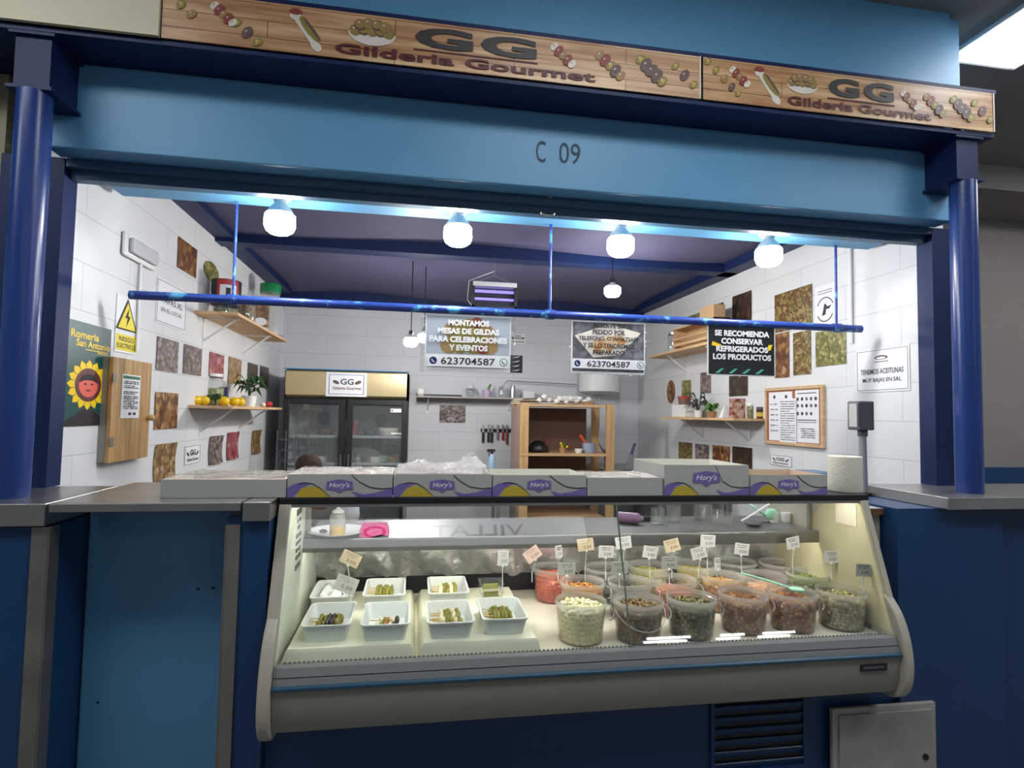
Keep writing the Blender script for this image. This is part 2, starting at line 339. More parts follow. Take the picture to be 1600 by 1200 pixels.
# ============================================================ STRUCTURE
struct('floor', MB().bx(-7, 8, -8, 8, -.1, 0), FLOORM)
struct('wall_left', MB().bx(LX-.12, LX, 2.53, BY+.12, 0, 2.84), WBLOCK_X)
struct('wall_right', MB().bx(RX, RX+.12, 2.53, BY+.12, 0, 2.84), WBLOCK_X)
struct('wall_back', MB().bx(LX, RX, BY, BY+.12, 0, 2.84), WBLOCK_Y)
def clothz(x, y): return 2.775+.018*math.sin(x*2.3+.6)*math.sin(y*1.9)-.03*max(0, (y-5.9)/.2)*(0.5+.5*math.sin(x*3.1))
cl = MB(); cl.sheet(lambda a, b: (LX+(RX-LX)*a, 2.84+3.33*b, clothz(LX+(RX-LX)*a, 2.84+3.33*b)), 40, 30)
cl.sheet(lambda a, b: (LX+(RX-LX)*a, 2.84+3.33*b, clothz(LX+(RX-LX)*a, 2.84+3.33*b)+.012), 40, 30)
struct('ceiling', cl, FABRIC, smooth='full', recalc=False)
struct('trim_1', MB().bx(LX-.12, RX+.12, 2.84, BY+.12, 2.84, 2.90), NAVY)
struct('trim_2', MB().bx(LX, LX+.13, 2.86, BY, 2.72, 2.84), NAVY)
struct('trim_3', MB().bx(RX-.13, RX, 2.86, BY, 2.70, 2.84), NAVY)
struct('trim_4', MB().bx(LX, RX, 4.22, 4.36, 2.70, 2.84), NAVY)
struct('trim_5', MB().bx(LX, RX, 6.16, BY, 2.66, 2.84), NAVY)
# hall beyond
struct('ceiling_hall', MB().bx(-7, 8, -8, 8, 3.46, 3.6), HALLGREY)
struct('wall_hall', MB().m(HALLGREY).bx(2.8, 7.9, 4.15, 4.3, 1.185, 3.46).m(DBLUE).bx(2.8, 7.9, 4.12, 4.3, 0, 1.185), HALLGREY)
struct('trim_6', MB().bx(2.9, 7.9, 3.6, 4.15, 3.28, 3.46), HALLGREY)
# facade above the stall
struct('wall_upper', MB().bx(-6.5, 2.42, 2.27, 2.84, 2.84, 3.46), LBLUE)
struct('trim_7', MB().bx(2.42, 2.50, 2.30, 2.84, 2.84, 3.46), LBLUE)
fb = MB(); fb.bx(-5, 2.52, 2.16, 2.46, 2.822, 2.838).bx(-5, 2.52, 2.30, 2.32, 2.838, 3.02).bx(-5, 2.53, 2.155, 2.32, 3.02, 3.038)
tag(fb.build('steel_beam', NAVY), 'long navy steel beam carrying the wooden print sign above the stall', 'beam')
# shutter housing (hood)
h = thing('shutter_housing', 'light blue shutter housing marked C 09 across the top of the stall', 'shutter box', (0.56, 2.34, 2.5))
MB().bx(-1.92, 1.93, 0, .10, 0, .322).bx(-1.885, 1.905, .10, .50, 0.001, .30).build('housing', LBLUE, h, bevel=.004)
MB().bx(-1.9, 1.91, .10, .135, -.032, 0).bx(-1.9, 1.91, .135, .18, -.068, 0).build('bottom_rail', TEAL, h)
t = MB(); p = P(872, 238, y=2.34)
mtext(t, 'C', P(845, 237, y=2.34).x-.56, P(845, 237, y=2.34).z-2.5, .042, .092, -.002); mtext(t, '09', P(890, 240, y=2.34).x-.56, P(890, 240, y=2.34).z-2.5, .092, .090, -.002)
t.build('lettering', mat('dark blue stencil', srgb(36, 62, 84), .6), h, recalc=False)
rg = MB(); q = P(858, 325, y=2.44)
rg.tube([(q.x-.56+.03*math.cos(a), .125, q.z-2.5+.0-.012+.012*math.sin(a)) for a in [math.pi*k/8+math.pi for k in range(9)]], .004).bx(q.x-.56-.01, q.x-.56+.01, .085, .10, -.01, .012)
rg.build('ring_pull', STEEL, h, smooth=True)
# jambs, columns
struct('trim_8', MB().bx(-1.56, -1.345, 2.44, 2.53, 1.246, 2.5), NAVY)
struct('trim_9', MB().bx(2.473, 2.64, 2.44, 2.53, 1.246, 2.5), NAVY)
for nm, x, lb in (('l', P(46, 300, y=2.2).x, 'glossy blue round column at the left edge of the stall'), ('r', P(1509, 500, y=2.2).x, 'glossy blue round column at the right edge of the stall')):
    c = thing('support_column', lb, 'column', (x, 2.2, 1.246), group=None)
    zt = 2.62-1.246
    MB().lathe([(.052, 0), (.052, zt)], n=28).build('shaft', GLOSSNAVY, c, smooth=True)
    MB().bx(-.07, .07, -.04, .60, zt, zt+.012).bx(-.055, .055, -.025, .6, zt+.012, zt+.19).bx(-.07, .07, -.04, .6, zt+.19, zt+.2).bx(-.05, .05, -.01, .0, zt+.012, zt+.19).build('cap_beam', NAVY, c)
# counters and lower front
struct('wall_front', MB().bx(-.466, 1.94, 2.12, 2.30, 0, .62).bx(-.60, -.468, 2.075, 2.52, 0, 1.196).bx(1.94, 2.44, 2.10, 2.50, 0, 1.196).bx(2.47, 4.6, 2.13, 2.50, 0, 1.196)
       .bx(-3.6, -1.128, 2.075, 2.5, 0, 1.17), DBLUE)
struct('trim_10', MB().bx(2.44, 2.47, 2.16, 2.5, 0, 1.196), NAVY)
struct('wall_inner', MB().bx(-1.38, -1.128, 2.505, 2.6, 0, 1.17), WBLOCK_Y)
for x0, x1, lb in ((-1.172, -1.124, 'vertical steel corner strip left of the pale blue counter door'), (-.600, -.558, 'vertical steel corner strip right of the pale blue counter door')):
    o = MB().bx(x0, x1, 2.068, 2.075, 0, 1.17).bx(x1-.001 if x1 < -1 else x0-.004, x1+.004 if x1 < -1 else x0+.001, 2.068, 2.12, 0, 1.17).build('corner_strip', STEELD); tag(o, lb, 'metal strip')
d = thing('counter_door', 'pale blue recessed door under the lifting counter flap', 'door', (-.864, 2.30, 0))
MB().bx(-.258, .258, 0, .035, .02, 1.2).build('door_leaf', LBLUE, d, bevel=.003)
MB().disc(.11, .90, .008, .004, -.002).disc(.16, .902, .008, .004, -.002).disc(-.2, .52, .005, .004, -.002).build('screw_holes', BLACK, d)
cnt = tag(MB().bx(-3.6, -1.128, 2.05, 2.50, 1.176, 1.246).build('steel_counter', STEEL, bevel=.003), 'steel counter top under the left blue column', 'counter')
fl = tag(MB().bx(-1.118, -.555, 2.05, 2.62, 1.218, 1.246).build('counter_flap', STEEL, bevel=.003), 'thin steel lifting flap above the pale blue door', 'counter flap')
c3 = tag(MB().bx(-.548, -.462, 2.05, 2.78, 1.184, 1.246).build('steel_counter', STEEL, bevel=.003), 'short steel counter end beside the left side of the glass case', 'counter')
c4 = tag(MB().bx(2.13, 4.6, 2.05, 2.52, 1.197, 1.246).build('steel_counter', STEEL, bevel=.003), 'steel counter top under the right blue column', 'counter')
# vent, hatch
g = thing('vent_grille', 'blue louvred vent grille low in the front wall below the case', 'vent', (1.335, 2.12, .36))
gm = MB().bx(-.20, .20, -.012, 0, .11, .125).bx(-.20, .20, -.012, 0, -.155, -.14).bx(-.20, -.185, -.012, 0, -.14, .11).bx(.185, .20, -.012, 0, -.14, .11); gm.build('frame', DBLUE, g)
for k in range(6):
    z = .095-.042*k; s_ = MB().add([(-.185, -.012, z), (.185, -.012, z), (.185, -.002, z-.024), (-.185, -.002, z-.024), (-.185, -.009, z+.003), (.185, -.009, z+.003), (.185, 0, z-.02), (-.185, 0, z-.02)], [(0,1,2,3),(4,7,6,5),(0,4,5,1),(1,5,6,2),(2,6,7,3),(3,7,4,0)]); s_.build('slat', DBLUE, g)
MB().bx(-.185, .185, -.001, .0, -.14, .11).build('backing', BLACK, g)
g = thing('meter_hatch', 'dull white metal hatch door low at the right of the front wall', 'hatch', (1.855, 2.10, .2))
MB().bx(-.23, .23, -.018, 0, -.30, .232).build('frame', mat('dull white metal', srgb(176, 172, 166), .5, noise=.2, nscale=5), g, bevel=.003)
MB().bx(-.205, .205, -.026, -.018, -.28, .210).build('door', mat('worn white metal', srgb(168, 165, 160), .5, noise=.25, nscale=9), g, bevel=.003)
MB().disc(.17, .03, .012, .012, -.032, -.026).build('lock', BLACK, g)
# neighbouring stall at the left
n = thing('shuttered_stall', 'neighbouring stall with closed blue slatted shutter at the far left', 'stall', (-2.6, 2.45, 0))
MB().bx(-.9, .98, .0, .3, 2.42, 2.82).build('housing', LBLUE, n); MB().bx(-.9, .96, .08, .16, 2.32, 2.42).build('rail', TEAL, n)
sm = MB()
for k in range(14): z = 1.25+k*.077; sm.yz([(.13, z), (.115, z+.035), (.13, z+.07), (.15, z+.07), (.15, z)], -.9, .95)
sm.build('shutter_curtain', LBLUE, n)
MB().bx(.981, 1.03, .02, .14, 1.246, 2.82).build('side_frame', mat('sandy render', srgb(150, 140, 112), .7), n)

# ============================================================ FASCIA SIGNS
tag(MB().bx(-4.6, P(252, 60, y=2.165).x, 2.14, 2.155, 2.842, 3.2).build('fascia_board', CREAMW), 'blank cream fascia board left of the wooden print sign', 'board')
def olive_bowl(m, cx, cz, s):
    m.m(WHITEP).flat([(cx+s*math.cos(a), cz+s*.55*math.sin(a)) for a in [math.pi+math.pi*k/12 for k in range(13)]], -.003)
    for k, (a, b) in enumerate([(-.7, .05), (-.35, .1), (0, .08), (.35, .1), (.7, .06), (-.5, .3), (-.15, .38), (.2, .36), (.55, .28)]):
        m.m(PLUMP if k % 2 else OLIVEP).disc(cx+a*s, cz+b*s, s*.25, s*.25, -.0035-.0004*k, 0, 16); m.m(BALLP).disc(cx+a*s-s*.02, cz+b*s+s*.03, s*.20, s*.20, -.0037-.0004*k, 0, 16); m.m(WHITEP).disc(cx+a*s-s*.07, cz+b*s+s*.09, s*.05, s*.035, -.0039-.0004*k, 0, 10)
def pincho(m, cx, cz, s, kind):
    cols = {'olive': [OLIVEP, OLIVEP, BALLP], 'red': [WHITEP, REDP, BALLP, REDP, WHITEP], 'anchovy': [OLIVEP, PLUMP, PLUMP, PLUMP, OLIVEP], 'star': [BALLP, REDP, OLIVEP, PLUMP, BALLP], 'twist': [OLIVEP, PLUMP, OLIVEP]}[kind]
    n_ = len(cols)
    for k, c_ in enumerate(cols):
        f_ = (k/(n_-1)-.5)*1.5; r_ = .3 if c_ in (BALLP, WHITEP, OLIVEP) else .38
        m.m(c_).disc(cx+f_*s*.7, cz-f_*s*.62, s*r_*.95, s*r_*.62, -.003-.0006*k, 0, 16, rot=.75+.25*(k % 2))
        m.m(WHITEP if c_ != WHITEP else BALLP).disc(cx+f_*s*.7-s*.05, cz-f_*s*.62+s*.07, s*.07, s*.03, -.0033-.0006*k, 0, 10, rot=.8)
        if c_ == OLIVEP: m.m(YELLOWP).disc(cx+f_*s*.7+s*.02, cz-f_*s*.62, s*r_*.5, s*r_*.2, -.0034-.0006*k, 0, 12, rot=.9)
def gg_sign(u0, v0, u1, v1, label, logo, items):
    a = P(u0, v0, y=2.165); b = P(u1, v1, y=2.165); x0, x1 = a.x, b.x; z0, z1 = 2.842, 3.018
    s_ = thing('shop_sign', label, 'sign', (x0, 2.150, z0)); W = x1-x0; H = z1-z0
    MB().bx(0, W, 0, .006, 0, H).build('sign_panel', SIGNWOOD, s_)
    X = lambda u: P(u, 100, y=2.15).x-x0   # columns across the band
    for kind, fx, fz, sz in items:
        art = MB()
        cx = fx*W; cz = fz*H; sz = sz*1.35 if kind not in ('spoon', 'bowl') else sz*1.15
        if kind == 'bowl': olive_bowl(art, cx, cz, sz)
        elif kind == 'spoon':
            art.m(WHITEP).disc(cx-.03, cz+.045, .02, .016, -.003, 0, 12).disc(cx+.045, cz-.06, .024, .016, -.003, 0, 12, rot=-.8)
            art.flat([(cx-.04, cz+.04), (cx+.035, cz-.065), (cx+.05, cz-.055), (cx-.02, cz+.055)], -.0025); art.m(REDP).disc(cx-.03, cz+.06, .022, .012, -.004, 0, 12)
            art.m(OLIVEP).disc(cx+.02, cz-.0, .055, .014, -.0042, 0, 14, rot=-.9); art.m(PLUMP).disc(cx+.028, cz+.004, .05, .005, -.0048, 0, 14, rot=-.9)
        else: pincho(art, cx, cz, sz, kind)
        art.build({'bowl': 'olive_bowl_print', 'spoon': 'spoon_print'}.get(kind, 'skewer_print'), None, s_)
    (f0, f1, g0, g1) = logo; L = MB(); cx = (f0+f1)/2*W; w_ = (f1-f0)*W
    L.m(CHAR); mtext(L, 'G', cx-w_*.26, .66*H, w_*.46, .46*H, -.004, .045); mtext(L, 'G', cx+w_*.26, .66*H, w_*.46, .46*H, -.004, .045)
    L.m(WRINK).flat([(f0*W, .385*H), (f1*W, .385*H), (f1*W, .355*H), (f0*W, .355*H)], -.003)
    mtext(L, 'Gilderia Gourmet', (g0+g1)/2*W, .20*H, (g1-g0)*W, .22*H, -.004, .03)
    L.build('lettering', None, s_, recalc=False)
    MB().bx(W-.006, W, -.003, .0, 0, H).build('end_strip', WHITEP, s_)
    return s_
gg_sign(254, 68, 1092, 168, 'long wooden print sign with GG logo above the left and middle of the stall', (.43, .665, .29, .78),
        [('olive', .03, .72, .05), ('red', .10, .62, .045), ('twist', .14, .30, .05), ('spoon', .235, .52, 1), ('bowl', .355, .60, .075), ('red', .715, .62, .05), ('star', .81, .52, .06), ('anchovy', .895, .52, .065), ('twist', .965, .5, .055)])
gg_sign(1096, 169, 1549, 215, 'shorter wooden print sign with GG logo above the right end of the stall', (.405, .635, .27, .765),
        [('olive', .04, .72, .05), ('red', .115, .62, .045), ('twist', .09, .36, .04), ('spoon', .20, .52, 1), ('bowl', .32, .62, .062), ('red', .69, .55, .045), ('star', .78, .5, .055), ('anchovy', .88, .5, .06), ('twist', .955, .5, .055)])

# ============================================================ LIGHTS
EM = mat('lit bulb diffuser', (1, 1, 1, 1), .4, emit=(1, .985, .96, 1), estr=K_BULB); EM2 = mat('lit pendant diffuser', (1, 1, 1, 1), .4, emit=(1, .985, .95, 1), estr=K_PEND)
for (u, v), lb in zip(((438, 330), (716, 345), (970, 358), (1201, 378)), ('leftmost of four big lit bulbs under the shutter box', 'second from left of four big lit bulbs under the shutter box', 'third from left of four big lit bulbs under the shutter box', 'rightmost of four big lit bulbs under the shutter box')):
    x = P(u, v, y=2.68).x; b = thing('light_bulb', lb, 'lamp', (x, 2.68, 2.498), group='big bulbs under the shutter box')
    MB().lathe([(.048, 0), (.048, -.012), (.03, -.02), (.024, -.04)], n=20).build('lamp_holder', WHITE, b, smooth=True)
    MB().lathe([(.024, -.030), (.03, -.04), (.050, -.062), (.060, -.082)], n=24).build('bulb_neck', WHITE, b, smooth=True)
    MB().lathe([(.060, -.082), (.065, -.090), (.066, -.135), (.058, -.155), (.04, -.168), (.012, -.172)], n=24).build('diffuser', EM, b, smooth='full')
for (u, v), y, r, lb in (((957, 455), 4.0, .058, 'lit bulb hanging on a cord in front of the right part of the purple ceiling'), ((642, 534), 4.6, .052, 'left bulb of the pair hanging low above the fridge'), ((663, 528), 4.75, .052, 'right bulb of the pair hanging low behind the hanging sign')):
    q = P(u, v, y=y); b = thing('pendant_bulb', lb, 'lamp', q, group=None); k = r/.058
    MB().lathe([(.004, CZ+.02-q.z), (.004, .10*k)], n=8).build('cord', BLACK, b)
    MB().lathe([(.012*k, .10*k), (.018*k, .095*k), (.018*k, .06*k)], n=16).build('lamp_holder', BLACK, b, smooth=True)
    MB().lathe([(.018*k, .062*k), (.03*k, .05*k), (.05*k, .032*k)], n=20).build('bulb_neck', WHITE, b, smooth=True)
    MB().lathe([(.05*k, .032*k), (.058*k, .022*k), (.058*k, -.02*k), (.045*k, -.038*k), (.012*k, -.045*k)], n=20).build('diffuser', EM2, b, smooth='full')
HP = mat('lit ceiling panel', (1, 1, 1, 1), .5, emit=(.93, .97, 1, 1), estr=K_HALL)
for i, (x, y, sx, sy) in enumerate(HALL_PANELS):
    if i == 0: a, b_, c_, d_ = [P(*q, z=3.45) for q in ((1513, 75), (1600, 20), (1558, 107), (1680, 60))]; x0 = a.x; y0 = min(c_.y, a.y); x, y, sx, sy = x0+.35, (a.y+c_.y)/2, .70, 1.15; q_ = P(1585, 107, z=3.43); x0, x1, y0, y1 = P(1600, 22, z=3.43).x, q_.x, q_.y-1.2, q_.y; x, y, sx, sy = (x0+x1)/2, (y0+y1)/2, x1-x0, y1-y0
    b = thing('ceiling_light', 'bright ceiling light panel beyond the right end of the stall' if i == 0 else 'unseen ceiling light panel over the market hall around the stall', 'light', (x, y, 3.46), group=None if i == 0 else 'aisle ceiling lights')
    MB().bx(-sx/2-.03, sx/2+.03, -sy/2-.03, sy/2+.03, -.02, 0).build('frame', WHITE, b); MB().bx(-sx/2, sx/2, -sy/2, sy/2, -.03, -.02).build('diffuser', HP, b)
TUBEM = mat('lit tube', (1, 1, 1, 1), .4, emit=(.95, .98, 1, 1), estr=26)
vs_ = thing('opposite_stall_sign', 'pale sign board across the aisle reading VILLATORO, seen mirrored in the case glass', 'sign', (.345, -1.5, 2.86), math.pi)
MB().bx(-1.5, 1.5, 0, .03, 0, .30).build('sign_panel', mat('pale sign board with added glow', (.85, .86, .88, 1), .5, emit=(.9, .95, 1, 1), estr=1.5), vs_)  # board glows by itself so its mirror image shows in the glass
m = MB(); mtext(m, 'VILLATORO', 0, .15, 1.66, .13, -.003, .01); m.build('lettering', INK, vs_, recalc=False)
for i, (x0, x1) in enumerate(((4.28, 5.12), (5.72, 6.2), (6.58, 7.24))):
    tf = thing('tube_light', 'twin fluorescent tube fitting far across the market, mirrored in the case glass', 'light', ((x0+x1)/2, -6.6, 3.46), group='far twin tube fittings'); W = (x1-x0)/2
    MB().bx(-W-.02, W+.02, -.16, .16, -.04, 0).build('housing', WHITE, tf)
    for y in (-.1, .1): MB().tube([(-W, y, -.06), (W, y, -.06)], .018, 10).build('tube', TUBEM, tf, smooth=True)

# ============================================================ BAR AND HANGING SIGNS
BARY = 2.80
pa, pb = P(203, 461, y=BARY), P(1345, 514, y=BARY); zb = (pa.z+pb.z)/2
BARM = mat('chipped blue bar paint', srgb(36, 62, 142), .35)
nt = BARM.node_tree; tc = nt.nodes.new('ShaderNodeTexCoord'); no = nt.nodes.new('ShaderNodeTexNoise'); no.inputs['Scale'].default_value = 9; no.inputs['Detail'].default_value = 8; no.inputs['Roughness'].default_value = .7
rr = ramp(nt, [srgb(36, 62, 142), srgb(36, 62, 142), srgb(92, 168, 214)]); rr.color_ramp.elements[1].position = .55; rr.color_ramp.elements[2].position = .6
nt.links.new(tc.outputs['Object'], no.inputs[0]); nt.links.new(no.outputs[0], rr.inputs[0]); nt.links.new(rr.outputs[0], nt.nodes['Principled BSDF'].inputs[0])
bar = thing('hanging_bar', 'long chipped blue bar hanging across the stall opening on three rods', 'bar', (0, BARY, zb))
MB().tube([(pa.x, 0, 0), (pb.x, 0, 0)], .020, 16).build('pipe', BARM, bar, smooth=True)
for u in (366, 860, 1306):
    x = P(u, 420, y=BARY).x; MB().tube([(x, 0, .0), (x, 0, 2.5-zb)], .0065, 8).build('rod', BARM, bar, smooth=True); MB().tube([(x-.022, 0, 0), (x+.022, 0, 0)], .025, 16).build('clamp', BARM, bar, smooth=True)
for a_, b_ in ((pa.x, pa.x),): pass
def hsign(u0, v0, u1, v1, label):
    a = P(u0, v0, y=BARY+.0); b = P(u1, v1, y=BARY+.0); s_ = thing('hanging_sign', label, 'sign', ((a.x+b.x)/2, BARY-.003, b.z)); return s_, b.x-a.x, zb-b.z
def whats(m, cx, cz, r):
    m.m(mat('green ring', srgb(40, 120, 80), .5)).disc(cx, cz, r, r, -.006, -.002, 20); m.m(PAPER).disc(cx, cz, r*.8, r*.8, -.0065, -.002, 20)
    m.m(INK).flat([(cx-r*.45, cz+r*.35), (cx-r*.2, cz+r*.4), (cx-r*.1, cz+r*.1), (cx-r*.2, cz), (cx+r*.0, cz-r*.25), (cx+r*.15, cz-r*.15), (cx+r*.4, cz-r*.3), (cx+r*.3, cz-r*.5), (cx-.05*r, cz-r*.45), (cx-r*.4, cz-.05*r)], -.007, -.003)
def phone(m, cx, cz, r):
    m.m(NAVYB).disc(cx, cz, r, r, -.006, -.002, 20)
    m.m(PAPER).flat([(cx-r*.45, cz+r*.35), (cx-r*.2, cz+r*.4), (cx-r*.1, cz+r*.1), (cx-r*.2, cz), (cx+r*.0, cz-r*.25), (cx+r*.15, cz-r*.15), (cx+r*.4, cz-r*.3), (cx+r*.3, cz-r*.5), (cx-.05*r, cz-r*.45), (cx-r*.4, cz-.05*r)], -.007, -.003)
OLPH = food_mat('big olives photograph', [srgb(70, 66, 70), srgb(120, 96, 44), srgb(150, 140, 70), srgb(188, 160, 110), srgb(214, 220, 226)], 17)
s_, W, H = hsign(665, 503, 797, 583, 'hanging sign reading MONTAMOS MESAS DE GILDAS over an olive photo')
MB().bx(-W/2, W/2, 0, .003, 0, H-.02).build('sign_sheet', WHITE, s_)
m = MB(); m.m(mat('pale table print', srgb(170, 178, 190), .5)).bx(-W/2+.006, W/2-.006, -.001, 0, .085, H-.03)
for k, (a, b, r, c_) in enumerate([(-.07, .20, .05, BALLP), (.0, .21, .055, OLIVEP), (.08, .19, .05, BALLP), (-.09, .11, .045, BALLP), (.03, .13, .06, OLIVEP), (.1, .11, .045, BALLP), (-.05, .16, .05, OLIVEP), (.04, .24, .03, REDP), (.07, .1, .028, REDP), (-.04, .098, .03, OLIVEP)]):
    z_ = max(.086+r*.85, b); m.m(c_).disc(a, min(z_, H-.032-r*.85), r, r*.85, -.0012-.0002*k, 0, 18)
m.build('olive_photo', None, s_)
m = MB(); m.m(PAPER)
for k, (st, wd) in enumerate((('MONTAMOS', .19), ('MESAS DE GILDAS', .285), ('PARA CELEBRACIONES', .36), ('Y EVENTOS', .18))): mtext(m, st, 0, H-.062-.040*k, wd*1.04, .029, -.006, .045)
m.m(PAPER).bx(-W/2+.012, W/2-.012, -.0055, -.0035, .022, .078); m.m(INK); mtext(m, '623704587', -.0, .05, .26, .034, -.0065, .012); phone(m, -W/2+.04, .05, .018); whats(m, W/2-.035, .05, .02)
m.build('lettering', None, s_, recalc=False)
MB().bx(-W/2-.022, W/2+.02, .004, .005, -.006, H-.018).build('plastic_sleeve', SLEEVE, s_)
s_, W, H = hsign(893, 511, 1007, 586, 'hanging sign reading RESERVE SU PEDIDO with black lettering over a plate photo')
MB().bx(-W/2, W/2, 0, .003, 0, H-.02).build('sign_sheet', WHITE, s_)
m = MB(); m.m(food_mat('dark slate print', [srgb(60, 60, 64), srgb(120, 122, 128), srgb(150, 152, 158)], 30)).bx(-W/2+.006, W/2-.006, -.001, 0, .01, H-.03)
m.m(WHITEP).flat([(-W*.46, H-.10), (.0, H-.035), (W*.44, H-.075), (.06, .095), (-.08, .08)], -.002); m.m(food_mat('sandwich print', [srgb(226, 190, 120), srgb(224, 150, 90), srgb(240, 226, 190), srgb(190, 176, 60)], 30)).flat([(-.09, .16), (.05, .20), (.10, .165), (.0, .11), (-.07, .10)], -.003)
m.build('plate_photo', None, s_)
m = MB(); m.m(INK)
for k, (st, wd) in enumerate((('RESERVE SU', .16), ('PEDIDO POR', .17), ('TELEFONO, O WHATSAPP', .315), ('Y SE LO TENDREMOS', .27), ('PREPARADO', .165))): mtext(m, st, 0, H-.044-.034*k, wd, .024, -.006, .03)
m.m(PAPER).bx(-W/2+.004, W/2-.004, -.0055, -.0035, .024, .072); m.m(INK); mtext(m, '623704587', -.0, .048, .225, .030, -.0065, .012); phone(m, -W/2+.03, .048, .016); whats(m, W/2-.026, .048, .018)
m.build('lettering', None, s_, recalc=False)
MB().bx(-W/2-.008, W/2+.01, .004, .005, -.006, H-.018).build('plastic_sleeve', SLEEVE, s_)
s_, W, H = hsign(1105, 520, 1211, 589, 'black hanging sign reading SE RECOMIENDA CONSERVAR REFRIGERADOS LOS PRODUCTOS')
MB().bx(-W/2, W/2, 0, .003, 0, H-.012).build('sign_sheet', WHITE, s_)
m = MB(); m.m(mat('black sign print', srgb(26, 32, 32), .4)).bx(-W/2+.006, W/2-.006, -.001, 0, .006, H-.016)
for k in range(4): m.m(mat('teal stripe', srgb(90, 190, 170), .5)).flat([(-.15+k*.075, .012), (-.13+k*.075, .012), (-.10+k*.075, .036), (-.115+k*.075, .036)], -.0015)
m.m(PETAL).flat([(-.17, .155), (-.12, .148), (-.115, .16), (-.165, .175)], -.0015).flat([(.15, .165), (.175, .17), (.165, .14), (.15, .135)], -.0015)
m.build('backdrop_print', None, s_)
m = MB(); m.m(PAPER)
for k, (st, wd) in enumerate((('SE RECOMIENDA', .30), ('CONSERVAR', .23), ('REFRIGERADOS', .285), ('LOS PRODUCTOS', .32))): mtext(m, st, 0, H-.055-.041*k, wd*1.03, .031, -.006, .045)
m.build('lettering', None, s_, recalc=False)
MB().bx(-W/2-.004, W/2+.004, .004, .005, -.004, H-.012).build('plastic_sleeve', SLEEVE, s_)

# ============================================================ WALL-MOUNTED THINGS
BR_ = [srgb(34, 22, 16), srgb(104, 60, 40), srgb(130, 84, 52), srgb(190, 140, 84), srgb(236, 210, 170)]
OLV = [srgb(36, 38, 20), srgb(104, 106, 50), srgb(140, 134, 70), srgb(190, 180, 110), srgb(232, 228, 206)]
GRY = [srgb(34, 30, 32), srgb(96, 84, 84), srgb(140, 112, 100), srgb(176, 170, 170), srgb(232, 230, 232)]
REDS = [srgb(90, 30, 34), srgb(150, 60, 66), srgb(190, 110, 110), srgb(226, 214, 214)]
TAN = [srgb(90, 60, 36), srgb(140, 104, 66), srgb(190, 160, 110), srgb(214, 200, 160)]
MIX = [srgb(40, 30, 24), srgb(120, 60, 46), srgb(120, 112, 56), srgb(190, 166, 104), srgb(236, 228, 200)]
fm = {k: food_mat('food print '+k, c_, sc_) for k, c_, sc_ in (('brown', BR_, 26), ('olive', OLV, 42), ('grey', GRY, 46), ('red', REDS, 26), ('tan', TAN, 34), ('mixed', MIX, 64), ('dark', [srgb(30, 24, 22), srgb(70, 50, 40), srgb(110, 90, 70)], 24))}
def wallrect(side, TL, BR):
    x = LX if side == 'L' else RX
    if side == 'B': a = P(*TL, y=BY); b = P(*BR, y=BY); return Vector(((a.x+b.x)/2, BY-.002, b.z)), b.x-a.x, a.z-b.z, 0
    a = P(*TL, x=x); b = P(*BR, x=x)
    return Vector((x+(.002 if side == 'L' else -.002), (a.y+b.y)/2, b.z)), abs(b.y-a.y), a.z-b.z, (math.pi/2 if side == 'L' else -math.pi/2)
def print_(side, TL, BR, kind, label, shape='rect', nm='food_print'):
    c_, W, H, rz = wallrect(side, TL, BR); m = MB().m(fm[kind] if kind in fm else kind)
    if shape == 'rect': m.sheet(lambda a, b: (W*(a-.5), -.003-.006*(a*(1-a))*math.sin(b*3), H*b), 4, 4)
    elif shape == 'curl': m.sheet(lambda a, b: (W*(a-.5)*(1-.12*(2*b-1)**2), -.003-.012*(b-.5)**2*4*(.3+a), H*b), 6, 8)
    elif shape == 'oval': m.disc(0, H/2, W/2, H/2, -.004)
    if shape != 'oval': 
        o = m.build(nm, None, loc=c_, rotz=rz, recalc=False); sdf = o.modifiers.new('thickness', 'SOLIDIFY'); sdf.thickness = .0012
    else: o = m.build(nm, None, loc=c_, rotz=rz)
    return tag(o, label, 'picture', 'food prints on the %s wall' % {'L': 'left', 'R': 'right', 'B': 'back'}[side])
L_ = [((278, 369), (305, 435), 'brown', 'highest brown food print on the left wall, right of the emergency light', 'rect'),
 ((318, 401), (340, 447), 'olive', 'oval print of green olives behind the black tin', 'oval'),
 ((245, 525), (276, 583), 'grey', 'large grey brown food print right of the yellow warning label', 'rect'),
 ((287, 537), (313, 588), 'grey', 'grey food print second in the row under the framed notice', 'rect'),
 ((327, 549), (348, 592), 'red', 'dark red food print with white pieces above the tall jar', 'rect'),
 ((357, 557), (375, 601), 'tan', 'tan food print fourth in the row above the lower left shelf', 'rect'),
 ((387, 566), (401, 600), 'dark', 'dark brown food print behind the potted plant on the left shelf', 'rect'),
 ((406, 571), (418, 607), 'dark', 'narrow dark print nearest the fridge in the upper row', 'rect'),
 ((242, 612), (275, 669), 'brown', 'brown food print with a white centre right of the wooden cabinet', 'rect'),
 ((240, 695), (271, 749), 'tan', 'large curling print of golden skewers low beside the wooden cabinet', 'curl'),
 ((326, 682), (345, 722), 'grey', 'curled grey brown print under the left bracket of the lower shelf', 'curl'),
 ((354, 676), (370, 715), 'red', 'reddish print in the bottom row between two others, under the lower left shelf', 'curl'),
 ((393, 673), (405, 707), 'tan', 'small curling golden print nearest the fridge in the bottom row', 'curl')]
for a in L_: print_('L', *a)
